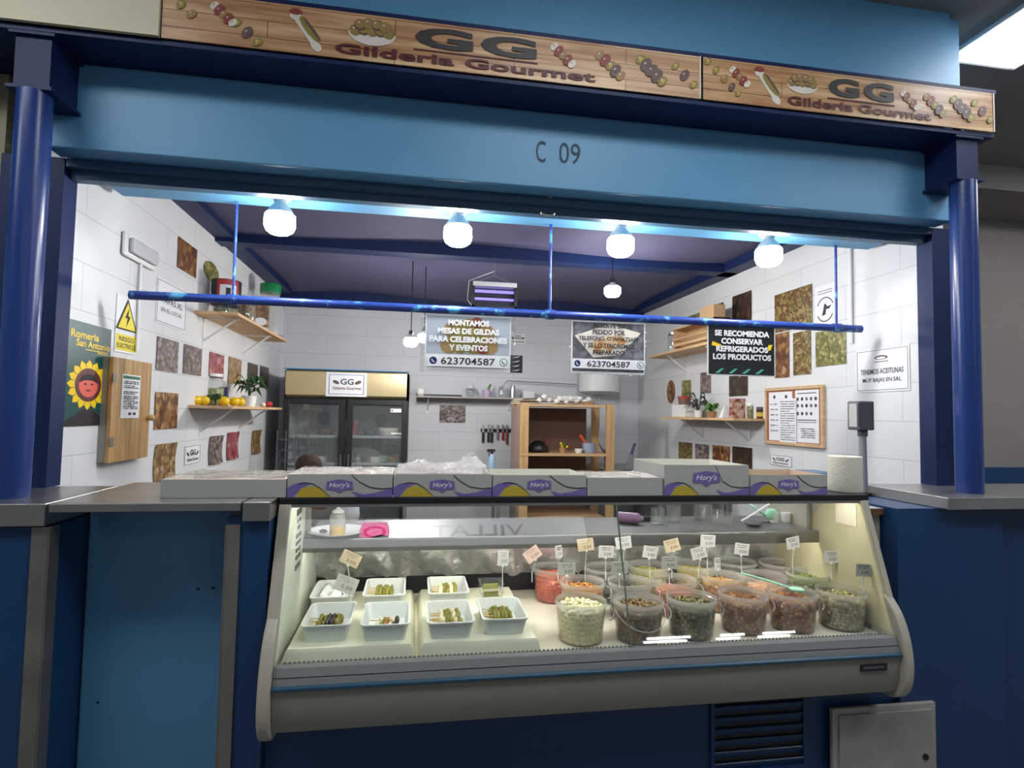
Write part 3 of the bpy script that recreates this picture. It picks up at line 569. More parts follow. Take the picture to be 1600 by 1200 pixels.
R_ = [((1211, 462), (1270, 508), 'mixed', 'large print of mixed skewers high on the right wall', 'rect'),
 ((1145, 464), (1175, 500), 'dark', 'dark brown print right of the cardboard boxes on the upper shelf', 'rect'),
 ((1111, 479), (1131, 498), 'brown', 'small print half hidden behind the cardboard box on the upper shelf', 'rect'),
 ((1075, 495), (1093, 508), 'olive', 'small green print deepest in the upper row of the right wall', 'rect'),
 ((1211, 523), (1234, 589), 'brown', 'narrow brown print of olives just right of the black hanging sign', 'rect'),
 ((1240, 521), (1268, 584), 'mixed', 'narrow print of skewers with a green top, second right of the black hanging sign', 'rect'),
 ((1275, 520), (1323, 568), 'olive', 'wide print of green pickles under the right end of the bar', 'rect'),
 ((1043, 595), (1055, 630), 'brown', 'narrow curled brown print at the far end of the right wall', 'oval'),
 ((1066, 595), (1080, 622), 'olive', 'slim olive print behind the red lidded tub', 'rect'),
 ((1095, 583), (1111, 614), 'grey', 'grey print above the dark leaved plant on the right shelf', 'rect'),
 ((1140, 588), (1169, 618), 'dark', 'dark print directly above the bean pattern pack', 'rect'),
 ((1061, 690), (1082, 723), 'mixed', 'leftmost print in the bottom row under the right shelf', 'rect'),
 ((1087, 693), (1108, 726), 'grey', 'pale grey print second in the bottom row under the right shelf', 'rect'),
 ((1114, 695), (1141, 729), 'brown', 'golden brown print third in the bottom row under the right shelf', 'rect'),
 ((1145, 697), (1176, 733), 'dark', 'dark maroon print fourth in the bottom row under the right shelf', 'rect')]
for a in R_: print_('R', *a)
print_('B', (687, 633), (727, 661), 'grey', 'dark food print under the back wall shelf left of the knives')
def scribble(m, x0, x1, z, n, h=.008, y=-.003):
    k = x0
    while k < x1:
        w_ = min(h*random.uniform(.5, .9), x1-k)
        if random.random() > .16: m.flat([(k, z-h/2), (k+w_*.3, z-h/2), (k+w_*.35, z+h/2), (k+.05*w_, z+h/2)], y).flat([(k+w_*.3, z-.1*h), (k+w_*.8, z+.1*h), (k+w_*.8, z+.25*h), (k+w_*.3, z+.05*h)], y)
        k += w_*1.15
def notice(side, TL, BR, label, border, lines, extra=None, nm='notice'):
    c_, W, H, rz = wallrect(side, TL, BR); s_ = thing(nm, label, 'notice', c_, rz)
    MB().bx(-W/2, W/2, -.002, 0, 0, H).build('sheet', PAPER, s_); m = MB().m(INK); b = .02*min(W, H)*2
    if border:
        t_ = .0022
        for x0, x1, z0, z1 in ((-W/2+b, W/2-b, b, b+t_), (-W/2+b, W/2-b, H-b-t_, H-b), (-W/2+b, -W/2+b+t_, b, H-b), (W/2-b-t_, W/2-b, b, H-b)): m.bx(x0, x1, -.0032, -.002, z0, z1)
    for st, cz, wd, ht, bd in lines: mtext(m, st, 0, cz*H, wd*W, ht*H, -.0034, bd)
    if extra: extra(m, W, H)
    if m.v: m.build('printing', None, s_, recalc=False)
    return s_
notice('L', (245, 431), (288, 519), 'framed white notice on the left wall behind the bar reading TAPAS XL', True, [('TAPAS XL', .55, .72, .13, .01), ('EN EL LOCAL', .33, .7, .09, .0)])
notice('R', (1338, 549), (1423, 610), 'white notice reading TENEMOS ACEITUNAS MUY BAJAS EN SAL on the right wall', True, [('TENEMOS ACEITUNAS', .47, .80, .12, .01), ('MUY BAJAS EN SAL', .26, .72, .12, .01)],
       lambda m, W, H: (m.m(WRINK).disc(0, .78*H, W*.12, H*.05, -.0034, -.002), m.m(PAPER).disc(0, .77*H, W*.09, H*.03, -.0040, -.002), m.m(WRINK).bx(-W*.13, W*.13, -.0036, -.002, .68*H, .695*H)))
def hand(m, W, H):
    m.m(GREYINK).bx(-W*.35, W*.35, -.003, -.002, .86*H, .875*H).bx(-W*.35, W*.35, -.003, -.002, .80*H, .815*H); m.m(INK)
    for a0, a1 in ((.4, 2.7), (3.6, 5.8)):
        pts = [(W*.42*math.cos(a0+(a1-a0)*k/10), .42*H+W*.42*math.sin(a0+(a1-a0)*k/10)) for k in range(11)]; pin = [(x*.92, .42*H+(z-.42*H)*.92) for x, z in pts]; m.flat(pts+pin[::-1], -.003)
    m.flat([(-.15*W, .28*H), (.02*W, .30*H), (.05*W, .42*H), (.2*W, .42*H), (.3*W, .5*H), (.1*W, .48*H), (.02*W, .56*H), (-.04*W, .54*H), (-.08*W, .42*H)], -.003)
notice('R', (1274, 450), (1307, 508), 'white sheet with a black hand logo inside brackets, high on the right wall', False, [], hand, 'logo_sheet')
def gg(m, W, H):
    m.m(CHAR); mtext(m, 'GG', 0, .62*H, .36*W, .3*H, -.0045, .02); m.m(WRINK); mtext(m, 'Gilderia Gourmet', 0, .28*H, .72*W, .16*H, -.0045, .02)
    for s1 in (-1, 1): m.m(PLUMP).disc(s1*.3*W, .56*H, .09*W, .08*H, -.0035, -.002, 10, rot=.5*s1)
for side, TL, BR, lb in (('L', (288, 697), (311, 723), 'small GG logo sticker low on the left wall'), ('R', (1204, 709), (1238, 731), 'small GG logo sticker low on the right wall'), ('B', (796, 519), (822, 540), 'small GG logo sticker on the back wall beside the first hanging sign')):
    notice(side, TL, BR, lb, True, [], gg, 'logo_sticker')
notice('B', (797, 555), (816, 583), 'small black and white print on the back wall beside the first hanging sign', False, [], lambda m, W, H: [m.m(INK).bx(-W/2, W/2, -.003, -.002, 0, H)]+[m.m(PAPER).flat([(-W*.4, H*(.1+.25*k)), (-.1*W, H*(.15+.25*k)), (.3*W, H*(.22+.25*k)), (.1*W, H*(.12+.25*k))], -.004) for k in range(4)], 'poster')
# green sunflower poster
c_, W, H, rz = wallrect('L', (105, 497), (165, 664)); po = thing('event_poster', 'dark green poster with a sunflower around a red face and yellow lettering', 'poster', c_, rz)
MB().bx(-W/2, W/2, -.002, 0, 0, H).build('sheet', GREENPOST, po)
m = MB(); fx, fz = 0, .40*H; RXX, RZZ = W*.30, H*.165
m.m(mat('dark shoulders print', srgb(38, 28, 34), .5)).flat([(-W/2, .002), (W/2, .002), (W/2, .03*H), (.1*W, .16*H), (-.1*W, .16*H), (-W/2, .03*H)], -.003)
m.m(PETAL)
for k in range(16):
    a = 2*math.pi*k/16; q = .19; m.flat([(fx+RXX*.95*math.cos(a-q), fz+RZZ*.95*math.sin(a-q)), (fx+RXX*1.32*math.cos(a-q*.9), fz+RZZ*1.25*math.sin(a-q*.9)), (fx+RXX*1.55*math.cos(a), fz+RZZ*1.5*math.sin(a)), (fx+RXX*1.32*math.cos(a+q*.9), fz+RZZ*1.25*math.sin(a+q*.9)), (fx+RXX*.95*math.cos(a+q), fz+RZZ*.95*math.sin(a+q))], -.0035)
m.m(SEEDS).disc(fx, fz, RXX, RZZ, -.004); m.m(FACE).disc(fx, fz-.01*H, RXX*.72, RZZ*.66, -.0045)
m.m(INK).flat([(fx-RXX*.7, fz+.02*H), (fx-RXX*.5, fz+.085*H), (fx, fz+.11*H), (fx+RXX*.5, fz+.085*H), (fx+RXX*.7, fz+.02*H), (fx+RXX*.3, fz+.045*H), (fx-RXX*.3, fz+.045*H)], -.005)
for s1 in (-1, 1): m.disc(fx+s1*RXX*.25, fz+.008*H, RXX*.1, RZZ*.06, -.005)
m.m(REDP).disc(fx, fz-.055*H, RXX*.2, RZZ*.08, -.005)
m.build('sunflower_print', None, po)
m = MB(); mtext(m, 'Romería', -.12*W, .88*H, .62*W, .075*H, -.003, .02); mtext(m, 'San Antonio', .08*W, .80*H, .78*W, .07*H, -.003, .02); mtext(m, '2025', .3*W, .735*H, .26*W, .035*H, -.003, .02); m.bx(-.1*W, .2*W, -.003, -.002, .74*H, .748*H)
m.build('lettering', PETAL, po, recalc=False)
# warning sign
c_, W, H, rz = wallrect('L', (182, 458), (210, 555)); ws = thing('warning_sign', 'yellow electrical hazard triangle with a yellow RIESGO ELECTRICO label', 'sign', c_, rz)
MB().m(PAPER).bx(-W/2, W/2, -.002, 0, 0, H).build('sheet', PAPER, ws)
m = MB().m(INK).flat([(-.5*W, .40*H), (.5*W, .40*H), (0, .97*H)], -.004); m.m(YEL).flat([(-.42*W, .425*H), (.42*W, .425*H), (0, .90*H)], -.005)
m.m(INK).flat([(.05*W, .8*H), (-.12*W, .62*H), (0, .62*H), (-.05*W, .46*H), (.14*W, .66*H), (.03*W, .66*H)], -.0055); m.build('hazard_triangle', None, ws)
m = MB().m(YEL).bx(-.46*W, .46*W, -.004, -.002, .04*H, .32*H).m(INK); mtext(m, 'RIESGO', 0, .24*H, .7*W, .08*H, -.0045, .02); mtext(m, 'ELECTRICO', 0, .12*H, .85*W, .08*H, -.0045, .02); m.build('text_label', None, ws, recalc=False)
# emergency light + conduit
c_, W, H, rz = wallrect('L', (187, 372), (243, 405)); H = .115; W *= .86; c_.z -= .075; c_.y -= .02
el = thing('emergency_light', 'white emergency light fitting high on the left wall', 'light', c_, rz)
MB().bx(-W/2, W/2, -.02, 0, 0, H).build('housing', WHITE, el, bevel=.012); MB().bx(-W/2+.03, W/2-.02, -.045, -.02, .022, H-.022).build('lens', mat('ribbed lens', (.62, .63, .65, 1), .2, noise=.1), el, bevel=.01)
cz_ = P(215, 560, x=LX).z; MB().tube([(.02, -.012, 0), (.02, -.012, cz_-c_.z+.03)], .008, 10).build('conduit', WHITE, el, smooth=True)
# wooden cabinet on wall
a = P(178, 557, x=LX+.05); b = P(231, 714, x=LX+.05); y0, y1 = a.y, b.y; z0, z1 = b.z, a.z
wc = thing('wall_cabinet', 'small wall cabinet with a varnished plank door and round knob', 'cabinet', (LX, (y0+y1)/2, z0), math.pi/2); W = y1-y0; H = z1-z0
MB().bx(-W/2+.004, W/2-.01, -.03, 0, .004, H-.004).build('body', mat('grey painted box', srgb(150, 146, 136), .6), wc)
dm = MB()
for k in range(4): x0 = -W/2+k*W/4; dm.bx(x0+.0015, x0+W/4-.0015, -.050, -.031, 0, H)
dr = dm.build('door', DOORWOOD, wc, bevel=.003); MB().ell((W/2-.03, -.070, H*.42), .016, .018, .016, n=14, h=8).tube([(W/2-.03, -.050, H*.42), (W/2-.03, -.062, H*.42)], .007).build('knob', PINE, dr, smooth='full')
for z in (.2, .8): MB().bx(-W/2-.004, -W/2+.03, -.054, -.0505, H*z-.02, H*z+.02).build('hinge', STEELD, dr)
an = P(191, 584, x=LX+.051); bn = P(216, 653, x=LX+.051)
nn = thing('paper_notice', 'small printed notice pinned on the plank cabinet door', 'notice', (LX+.0512, (an.y+bn.y)/2, bn.z), math.pi/2); W = bn.y-an.y; H = an.z-bn.z
MB().bx(-W/2, W/2, -.002, 0, 0, H).build('sheet', PAPER, nn); m = MB().m(mat('green header print', srgb(50, 110, 80), .5)).bx(-W*.46, W*.46, -.003, -.002, H*.9, H*.97).m(INK)
for k, z in enumerate((.84, .8, .74, .7, .6, .56, .5, .46, .42, .38, .34, .3, .26, .22)): scribble(m, -W*.4, W*(.4-.2*(k % 3 == 2)), z*H, 8, .006)
m.bx(-.1*W, .05*W, -.003, -.002, .07*H, .13*H).bx(.15*W, .3*W, -.003, -.002, .07*H, .13*H); m.build('printing', None, nn)
# notice board (right)
c_, W, H, rz = wallrect('R', (1199, 607), (1291, 701)); nb = thing('notice_board', 'wooden framed cork notice board on the right wall', 'board', c_, rz)
MB().bx(-W/2+.01, W/2-.01, -.012, 0, .01, H-.01).build('cork', mat('cork', srgb(176, 100, 70), .8, noise=.2, nscale=60), nb)
f_ = .022; MB().bx(-W/2, W/2, -.022, 0, 0, f_).bx(-W/2, W/2, -.022, 0, H-f_, H).bx(-W/2, -W/2+f_, -.022, 0, f_, H-f_).bx(W/2-f_, W/2, -.022, 0, f_, H-f_).build('frame', PINEX, nb, bevel=.003)
nbc, nbW, nbH = c_.copy(), W, H
def board_sheet(fx0, fx1, fz0, fz1, dy, label, f):
    w_ = (fx1-fx0)*nbW; h_ = (fz1-fz0)*nbH; s_ = thing('pinned_sheet', label, 'paper', (RX-.0145-dy, nbc.y-((fx0+fx1)/2-.5)*nbW, nbc.z+fz0*nbH), -math.pi/2)
    MB().bx(-w_/2, w_/2, -.0015, 0, 0, h_).build('sheet', PAPER, s_); m = MB(); f(m, w_, h_); m.build('printing', None, s_); return s_
def f1(m, W, H):
    m.m(INK).disc(-.25*W, .9*H, .012, .012, -.003).disc(.25*W, .9*H, .012, .012, -.003); m.m(GREYINK)
    for k in range(6): scribble(m, -.42*W, -.1*W, (.75-.11*k)*H, 4, .012)
def f2(m, W, H):
    m.m(GREYINK)
    for k in range(17): scribble(m, -.42*W, (.42-.3*(k % 5 == 4))*W, (.93-.052*k)*H, 4, .006)
def f3(m, W, H):
    m.m(INK); m.bx(-.4*W, .4*W, -.003, -.0015, .93*H, .945*H)
    for r_, n_ in ((.83, 5), (.70, 5), (.55, 4)):
        for k in range(n_): m.m([INK, GREYINK, PLUMP][(k+int(r_*10)) % 3]).disc((-.38+.19*k)*W, r_*H, .011, .012, -.003, 0, 10)
    m.m(INK).bx(-.4*W, .4*W, -.003, -.0015, .42*H, .435*H).bx(-.4*W, .4*W, -.003, -.0015, .38*H, .39*H)
    for k in range(5): scribble(m, -.25*W, .35*W, (.26-.04*k)*H, 4, .007)
board_sheet(.07, .50, .07, .92, 0, 'left sheet on the notice board, mostly covered by a hanging letter', f1)
board_sheet(.55, .93, .07, .93, 0, 'right sheet on the notice board with rows of round food pictures', f3)
board_sheet(.28, .58, .02, .80, .006, 'loose letter page hanging over the left sheet of the notice board', f2)
# conduit on the right wall
x = P(1332, 450, x=RX).y
tag(MB().tube([(RX-.012, x, 2.84), (RX-.012, x, 2.0)], .011, 10).build('wall_conduit', WHITE, smooth=True), 'white vertical cable conduit on the right wall behind the bar end', 'pipe')
# ============================================================ GLASS DISPLAY CASE
X0, X1 = -.415, 1.815          # inside faces of the case ends
case = thing('display_case', 'long white refrigerated glass display case with olives and skewers', 'display case', (0, 0, 0))
fp = [(2.03, .515), (1.985, .535), (1.967, .58), (1.960, .640), (1.960, .672)]
MB().yz([(2.12, .515)]+fp+[(2.12, .672)], X0, X1).build('front_panel', mat('grey cream enamel', srgb(146, 143, 130), .4, noise=.05, nscale=3), case, smooth=True)
MB().yz([(2.0, .672), (1.955, .672), (1.948, .677), (1.948, .684), (1.955, .689), (2.0, .689)], X0, X1).build('blue_trim', mat('petrol trim', srgb(40, 80, 106), .4), case)
GBUMP = mat('grey bumper', srgb(132, 134, 134), .4)
MB().yz([(2.0, .689), (1.958, .689), (1.962, .708), (2.0, .708)], X0, X1).yz([(2.0, .712), (1.964, .712), (1.972, .738), (1.980, .741), (2.0, .741)], X0, X1).build('bumper', GBUMP, case)
MB().yz([(2.0, .708), (1.972, .708), (1.972, .712), (2.0, .712)], X0, X1).build('groove', BLACK, case)
zz = MB(); n_ = 150
for k in range(n_):
    xa = X0+.02+(X1-X0-.04)*k/n_; dx = (X1-X0-.04)/n_; zz.add([(xa, 1.999, .741), (xa+dx, 1.999, .741), (xa+dx/2, 1.9995, .748), (xa, 2.001, .741), (xa+dx, 2.001, .741), (xa+dx/2, 2.001, .748)], [(0,1,2),(3,5,4),(0,2,5,3),(1,4,5,2)])
zz.build('serrated_strip', GBUMP, case)
capk = [(2.075, .90), (2.035, .875), (1.985, .82), (1.955, .755), (1.940, .69), (1.936, .625), (1.946, .565), (1.972, .522), (2.015, .499), (2.06, .494), (2.11, .505)]
capp = []
for i_ in range(len(capk)-1):
    k0, k1, k2, k3 = capk[max(i_-1, 0)], capk[i_], capk[i_+1], capk[min(i_+2, len(capk)-1)]
    for t_ in (0, .25, .5, .75): capp.append(tuple(.5*(2*k1[j]+(k2[j]-k0[j])*t_+(2*k0[j]-5*k1[j]+4*k2[j]-k3[j])*t_*t_+(3*k1[j]-k0[j]-3*k2[j]+k3[j])*t_**3) for j in (0, 1)))
capp += [(2.11, .505), (2.11, .90)]
for x0, x1 in ((X0-.042, X0-.002), (X1+.002, X1+.04)): MB().yz(capp, x0, x1).build('end_cap', CREAM, case, bevel=.008)
MB().bx(X1-.17, X1-.06, 1.955, 1.962, .628, .652).build('badge', BLACK, case)
MB().bx(X1-.160, X1-.075, 1.9535, 1.955, .636, .645).build('badge_mark', DGREY, case)
# ends
MB().yz([(2.155, 1.236), (1.99, .745), (1.99, .70), (2.80, .70), (2.80, 1.00), (2.54, 1.06), (2.46, 1.236)], X0-.040, X0-.004).build('end_panel', CREAM, case)
MB().yz([(2.150, 1.220), (1.998, .748), (2.78, .72), (2.78, .98), (2.53, 1.04), (2.42, 1.220)], X0-.004, X0).build('end_liner', GREENW, case)
MB().yz([(2.150, 1.220), (1.998, .748), (2.78, .72), (2.78, .98), (2.53, 1.0), (2.36, 1.200), (2.30, 1.220)], X1, X1+.012).build('end_liner', BEIGE, case)
MB().yz([(2.145, 1.2), (2.155, 1.236), (1.985, .745), (1.99, .70), (2.80, .70), (2.80, 1.20)], X1+.012, X1+.035).build('end_panel', CREAM, case)
MB().bx(X1-.10, X1-.001, 2.30, 2.301, 0, 0)
MB().bx(X1-.0025, X1-.0005, 2.17, 2.29, 1.11, 1.20).build('paper_patch', mat('peeling paper', srgb(226, 216, 196), .7), case)
# deck, back, foil, shelf
MB().bx(X0, X1, 1.985, 2.80, .70, .72).build('deck', DECK, case)
MB().bx(X0, X1, 2.765, 2.80, .72, .80).build('black_back_strip', BLACK, case)
def foilf(a, b): x = X0+(X1-X0)*a; return (x, 2.70+.075*(1-b)+.012*math.sin(x*23+b*5)+.008*math.sin(x*61+2*b), .795+.17*b+.006*math.sin(x*37)+.004*math.sin(x*90+b*9))
random.seed(5)
fz_ = {}
def crump(a, b, f=foilf, amp=.0035):
    k = (round(a, 4), round(b, 4)); 
    if k not in fz_: fz_[k] = (random.uniform(-amp, amp), random.uniform(-amp, amp))
    p = f(a, b); return (p[0], p[1]+fz_[k][0], p[2]+fz_[k][1])
MB().sheet(crump, 160, 12).build('foil_lining', FOIL, case, smooth='full', recalc=False)
MB().bx(X0, X1, 2.40, 2.80, 1.044, 1.05).bx(X0, X1, 2.40, 2.404, .998, 1.046).build('steel_shelf', mat('grey steel shelf', (.34, .34, .34, 1), .4, .9, noise=.15, nscale=5), case, bevel=.0015)
MB().bx(X0, X1, 2.775, 2.80, .80, 1.044).build('back_board', STEEL, case)
# top
MB().bx(X0-.04, X1+.04, 2.150, 2.175, 1.222, 1.246).bx(X0-.04, X1+.04, 2.175, 2.50, 1.238, 1.245).build('black_top_rail', BLACK, case, bevel=.003)
MB().bx(X0, X1, 2.152, 2.165, 1.212, 1.222).build('top_trim', STEEL, case)
MB().bx(X0+.05, X1-.05, 2.18, 2.215, 1.222, 1.238).build('lamp', mat('case lamp', (1, 1, 1, 1), .4, emit=(1, .97, .86, 1), estr=K_CASE), case)
MB().bx(X0+.05, X1-.05, 2.406, 2.43, 1.026, 1.044).build('shelf_lamp', bpy.data.materials['case lamp'], case)
for x in (X0+.012, X1-.012): MB().bx(x-.008, x+.008, 2.44, 2.456, 1.05, 1.24).build('post', STEEL, case)
# glass, two panes
ya, za, yb, zb_ = 1.987, .742, 2.156, 1.224
for x0, x1 in ((X0+.003, .768), (.772, X1-.003)):
    MB().yz([(ya, za), (ya+.005, za), (yb+.005, zb_), (yb, zb_)], x0, x1).build('front_glass', GLASS, case)
sp_ = MB().yz([(ya, za), (ya+.006, za), (yb+.006, zb_), (yb, zb_)], .768, .772); sp_.build('glass_joint', mat('glass edge green', srgb(90, 110, 104), .3), case)
# control stickers on the left liner
st = MB(); Y0 = 2.30
for z, rows in ((1.175, [(0, .05, .022)]), (1.142, [(-.012, .012, .012), (.012, .012, .012)]), (1.118, [(0, .024, .014)]), (1.088, [(-.014, .02, .014), (.014, .02, .014)]), (1.062, [(-.014, .02, .012), (.014, .02, .012)]), (1.036, [(-.014, .02, .012), (.014, .02, .012)]), (1.010, [(-.014, .02, .013), (.014, .02, .013)]), (.975, [(0, .05, .018)])):
    for dy, w_, h_ in rows: st.bx(X0, X0+.002, Y0+(dy-w_/2)*1.8, Y0+(dy+w_/2)*1.8, z-h_/2, z+h_/2)
st.build('control_labels', DGREY, case)
MB().bx(X0, X0+.002, 2.29, 2.325, 1.19, 1.205).build('yellow_sticker', YEL, case)
# side shelf at the right of the case
sh = thing('side_shelf', 'white side shelf with a dark wooden edge at the right end of the case', 'shelf', (1.99, 2.45, 1.16))
MB().bx(-.135, .50, -.28, .06, 0, .026).build('top', WHITE, sh); MB().bx(-.135, -.055, -.288, -.28, 0, .026).build('wood_edge', mat('brown edge', srgb(110, 74, 52), .5), sh)
MB().bx(-.128, -.06, -.27, .05, -1.16, 0).build('side_panel', CREAM, sh)

# ------------------------------------------------------------ risers and trays
def riser(x0, x1, lb):
    r = thing('riser', lb, 'riser', ((x0+x1)/2, 2.35, .7205)); W = (x1-x0)/2; rs = []
    for z, o, in ((0, 0), (.04, .008), (.052, .016), (.055, .03)):
        rs.append([(a*(W-o), -.33+b_+(o if b_ == 0 else -o), z) for a, b_ in ((-1, 0), (-.5, 0), (0, 0), (.5, 0), (1, 0), (1, .64), (-1, .64))])
    MB().rings(rs, cap0=False).build('shell', PLATF, r, smooth=True)
riser(-.405, .022, 'frosted white plastic riser under the left two columns of trays'); riser(.034, .455, 'frosted white plastic riser under the right two columns of trays')
MB2 = MB().bx(-.30, -.262, 2.0125, 2.0135, .735, .755)
def rrect(w, h, r, z, n=4):
    pts = []
    for cx, cy_, a0 in ((w/2-r, h/2-r, 0), (-w/2+r, h/2-r, 90), (-w/2+r, -h/2+r, 180), (w/2-r, -h/2+r, 270)):
        for k in range(n+1): a = R(a0+90*k/n); pts.append((cx+r*math.cos(a), cy_+r*math.sin(a), z))
    return pts
def tray_mesh():
    W, D = .165, .245
    return MB().rings([rrect(W-.03, D-.03, .015, 0), rrect(W-.008, D-.008, .018, .052), rrect(W, D, .02, .053), rrect(W, D, .02, .058), rrect(W-.012, D-.012, .018, .058), rrect(W-.016, D-.016, .018, .052), rrect(W-.036, D-.036, .015, .003)])
tray0 = tray_mesh().build('skewer_tray', TRAYM, smooth=True)
TR = [(-.276, 2.185, 'white tray of skewers with dark olives, front row far left', 'A'), (-.080, 2.170, 'white tray with a few pale skewers ended by black olives, front row second', 'B'), (.143, 2.163, 'white tray of olive and white onion skewers, front row third', 'C'), (.335, 2.178, 'white tray of green pepper skewers, front row far right', 'D'),
      (-.300, 2.490, 'nearly empty white tray with a price card, back row far left', None), (-.100, 2.492, 'white tray with a bunch of skewers, back row second', 'D'), (.155, 2.495, 'white tray of olive skewers, back row third', 'C')]
def skewer(kind):
    s = thing('olive_skewer', 'olive skewer', 'skewer'); rnd = random.Random(hash(kind) % 7 if False else ord(kind))
    MB().tube([(-.056, 0, 0), (.045, 0, 0)], .0019, 6).build('stick', STICK, s)
    foods = {'A': ['olive', 'pepper', 'dark', 'dark', 'olive'], 'B': ['white', 'pepper', 'fish', 'white', 'dark'], 'C': ['onion', 'pepper', 'olive', 'onion', 'olive'], 'D': ['pepper', 'olive', 'pepper', 'olive', 'pepper']}[kind]
    x = -.018
    for f_ in foods:
        c_ = FOODM[f_]; r = .0115 if f_ in ('olive', 'dark', 'onion') else .0085
        r *= 1.42
        if f_ in ('pepper', 'fish', 'white'): mb = MB().ell((x, 0, 0), .007, r+.003, r, n=8, h=6).ell((x+.003, .002, .003), .005, r, r+.002, n=8, h=6)
        else: mb = MB().ell((x, 0, 0), .0095, r, r, n=12, h=8)
        mb.build({'olive': 'green_olive', 'dark': 'dark_olive', 'onion': 'pickled_onion', 'pepper': 'green_pepper', 'fish': 'anchovy', 'white': 'cheese_piece'}[f_], c_, s, smooth='full'); x += .0158 if f_ != 'pepper' else .012
    return s
FOODM = {'olive': mat('green olive', srgb(140, 128, 52), .25, noise=.3, nscale=60), 'dark': mat('dark olive', srgb(54, 40, 44), .2), 'onion': mat('pickled onion', srgb(226, 214, 176), .3), 'pepper': mat('green pickled pepper', srgb(130, 132, 44), .3, noise=.3, nscale=90), 'fish': mat('anchovy', srgb(190, 120, 84), .35, noise=.3, nscale=90), 'white': mat('cheese', srgb(236, 222, 186), .5)}
SK = {k: skewer(k) for k in 'ABCD'}; usedS = set()
names = {'A': 'skewer with dark olives in the far left front tray', 'B': 'pale skewer with anchovy and black olive in the second front tray', 'C': 'skewer with olives and white onion', 'D': 'skewer with green peppers and olives'}
tfirst = True
for x, y, lb, k in TR:
    if tfirst: t_ = tray0; t_.location = (x, y, .7765); tfirst = False
    else: t_ = tray0.copy(); C.objects.link(t_); t_.location = (x, y, .7765)
    tag(t_, lb, 'tray', 'white trays on the risers')
    if not k: continue
    rows = 2 if k == 'B' else 6 if k != 'A' else 5
    layers = 2 if k in 'ACD' else 1; place_ = 'back row' if y > 2.4 else 'front row'
    for L_i in range(layers):
        for i in range(rows if L_i == 0 else rows-2):
            loc = (x-.010+random.uniform(-.005, .005), y+(-.075 if k != 'B' else -.02)+(i+.5*L_i)*(.030 if k != 'B' else .05), .7765+.020+.021*L_i)
            rot = (random.uniform(0, 6), random.uniform(-.06, .06), random.uniform(-.12, .12))
            lbl = names[k]+(' of the '+place_+' tray, '+('lower layer' if L_i == 0 else 'top layer'))
            grp = 'skewers %s %s %s' % (k, place_, L_i)
            if k not in usedS: s_ = SK[k]; s_.location = loc; s_.rotation_euler = rot; usedS.add(k)
            else: s_ = dup(SK[k], loc, matrix=rot)
            s_['label'] = lbl.replace('tray of the front row tray', 'tray'); s_['group'] = grp
            s_['label'] = {'A': 'wooden skewer of dark olives in the far left front tray', 'B': 'pale skewer ending in a black olive in the second front tray', 'C': 'skewer of olives and white onions in the %s third tray' % place_, 'D': 'skewer of green peppers in the far right front tray' if y < 2.4 else 'skewer of green peppers in the back row second tray'}[k]+(', lower layer' if L_i == 0 else ', top layer')
# white salt-like lumps in the empty tray
sl = MB().m(mat('crumpled white film', (.85, .87, .88, 1), .4))
sl.sheet(lambda a, b: (-.30-.058+.116*a, 2.49-.095+.19*b, .7765+.012+.02*math.sin(a*9)*math.sin(b*8)+.02), 12, 12)
o = sl.build('film_wrap', None, smooth='full', recalc=False); o.modifiers.new('thickness', 'SOLIDIFY').thickness = .001; tag(o, 'crumpled white wrap lying in the nearly empty back tray', 'wrap')
# clear boxes
def clearbox(x, y, z, lb):
    b = thing('clear_box', lb, 'container', (x, y, z), group=None)
    MB().rings([rrect(.075, .09, .01, 0), rrect(.095, .11, .012, .028), rrect(.103, .118, .012, .029), rrect(.103, .118, .012, .031)], cap1=False).build('tub', TUB, b, smooth=True)
    MB().tube([(-.035, -.02, .008), (.03, -.025, .01)], .004, 6).tube([(-.03, 0, .01), (.03, .0, .01)], .005, 6).tube([(-.03, .02, .01), (.035, .02, .012)], .004, 6).build('pickles', FOODM['pepper'], b)
q = P(776, 925, z=.79); clearbox(.34, 2.50, .777, 'lower of two stacked clear boxes behind the far right front tray'); clearbox(.338, 2.50, .810, 'upper of two stacked clear boxes behind the far right front tray')

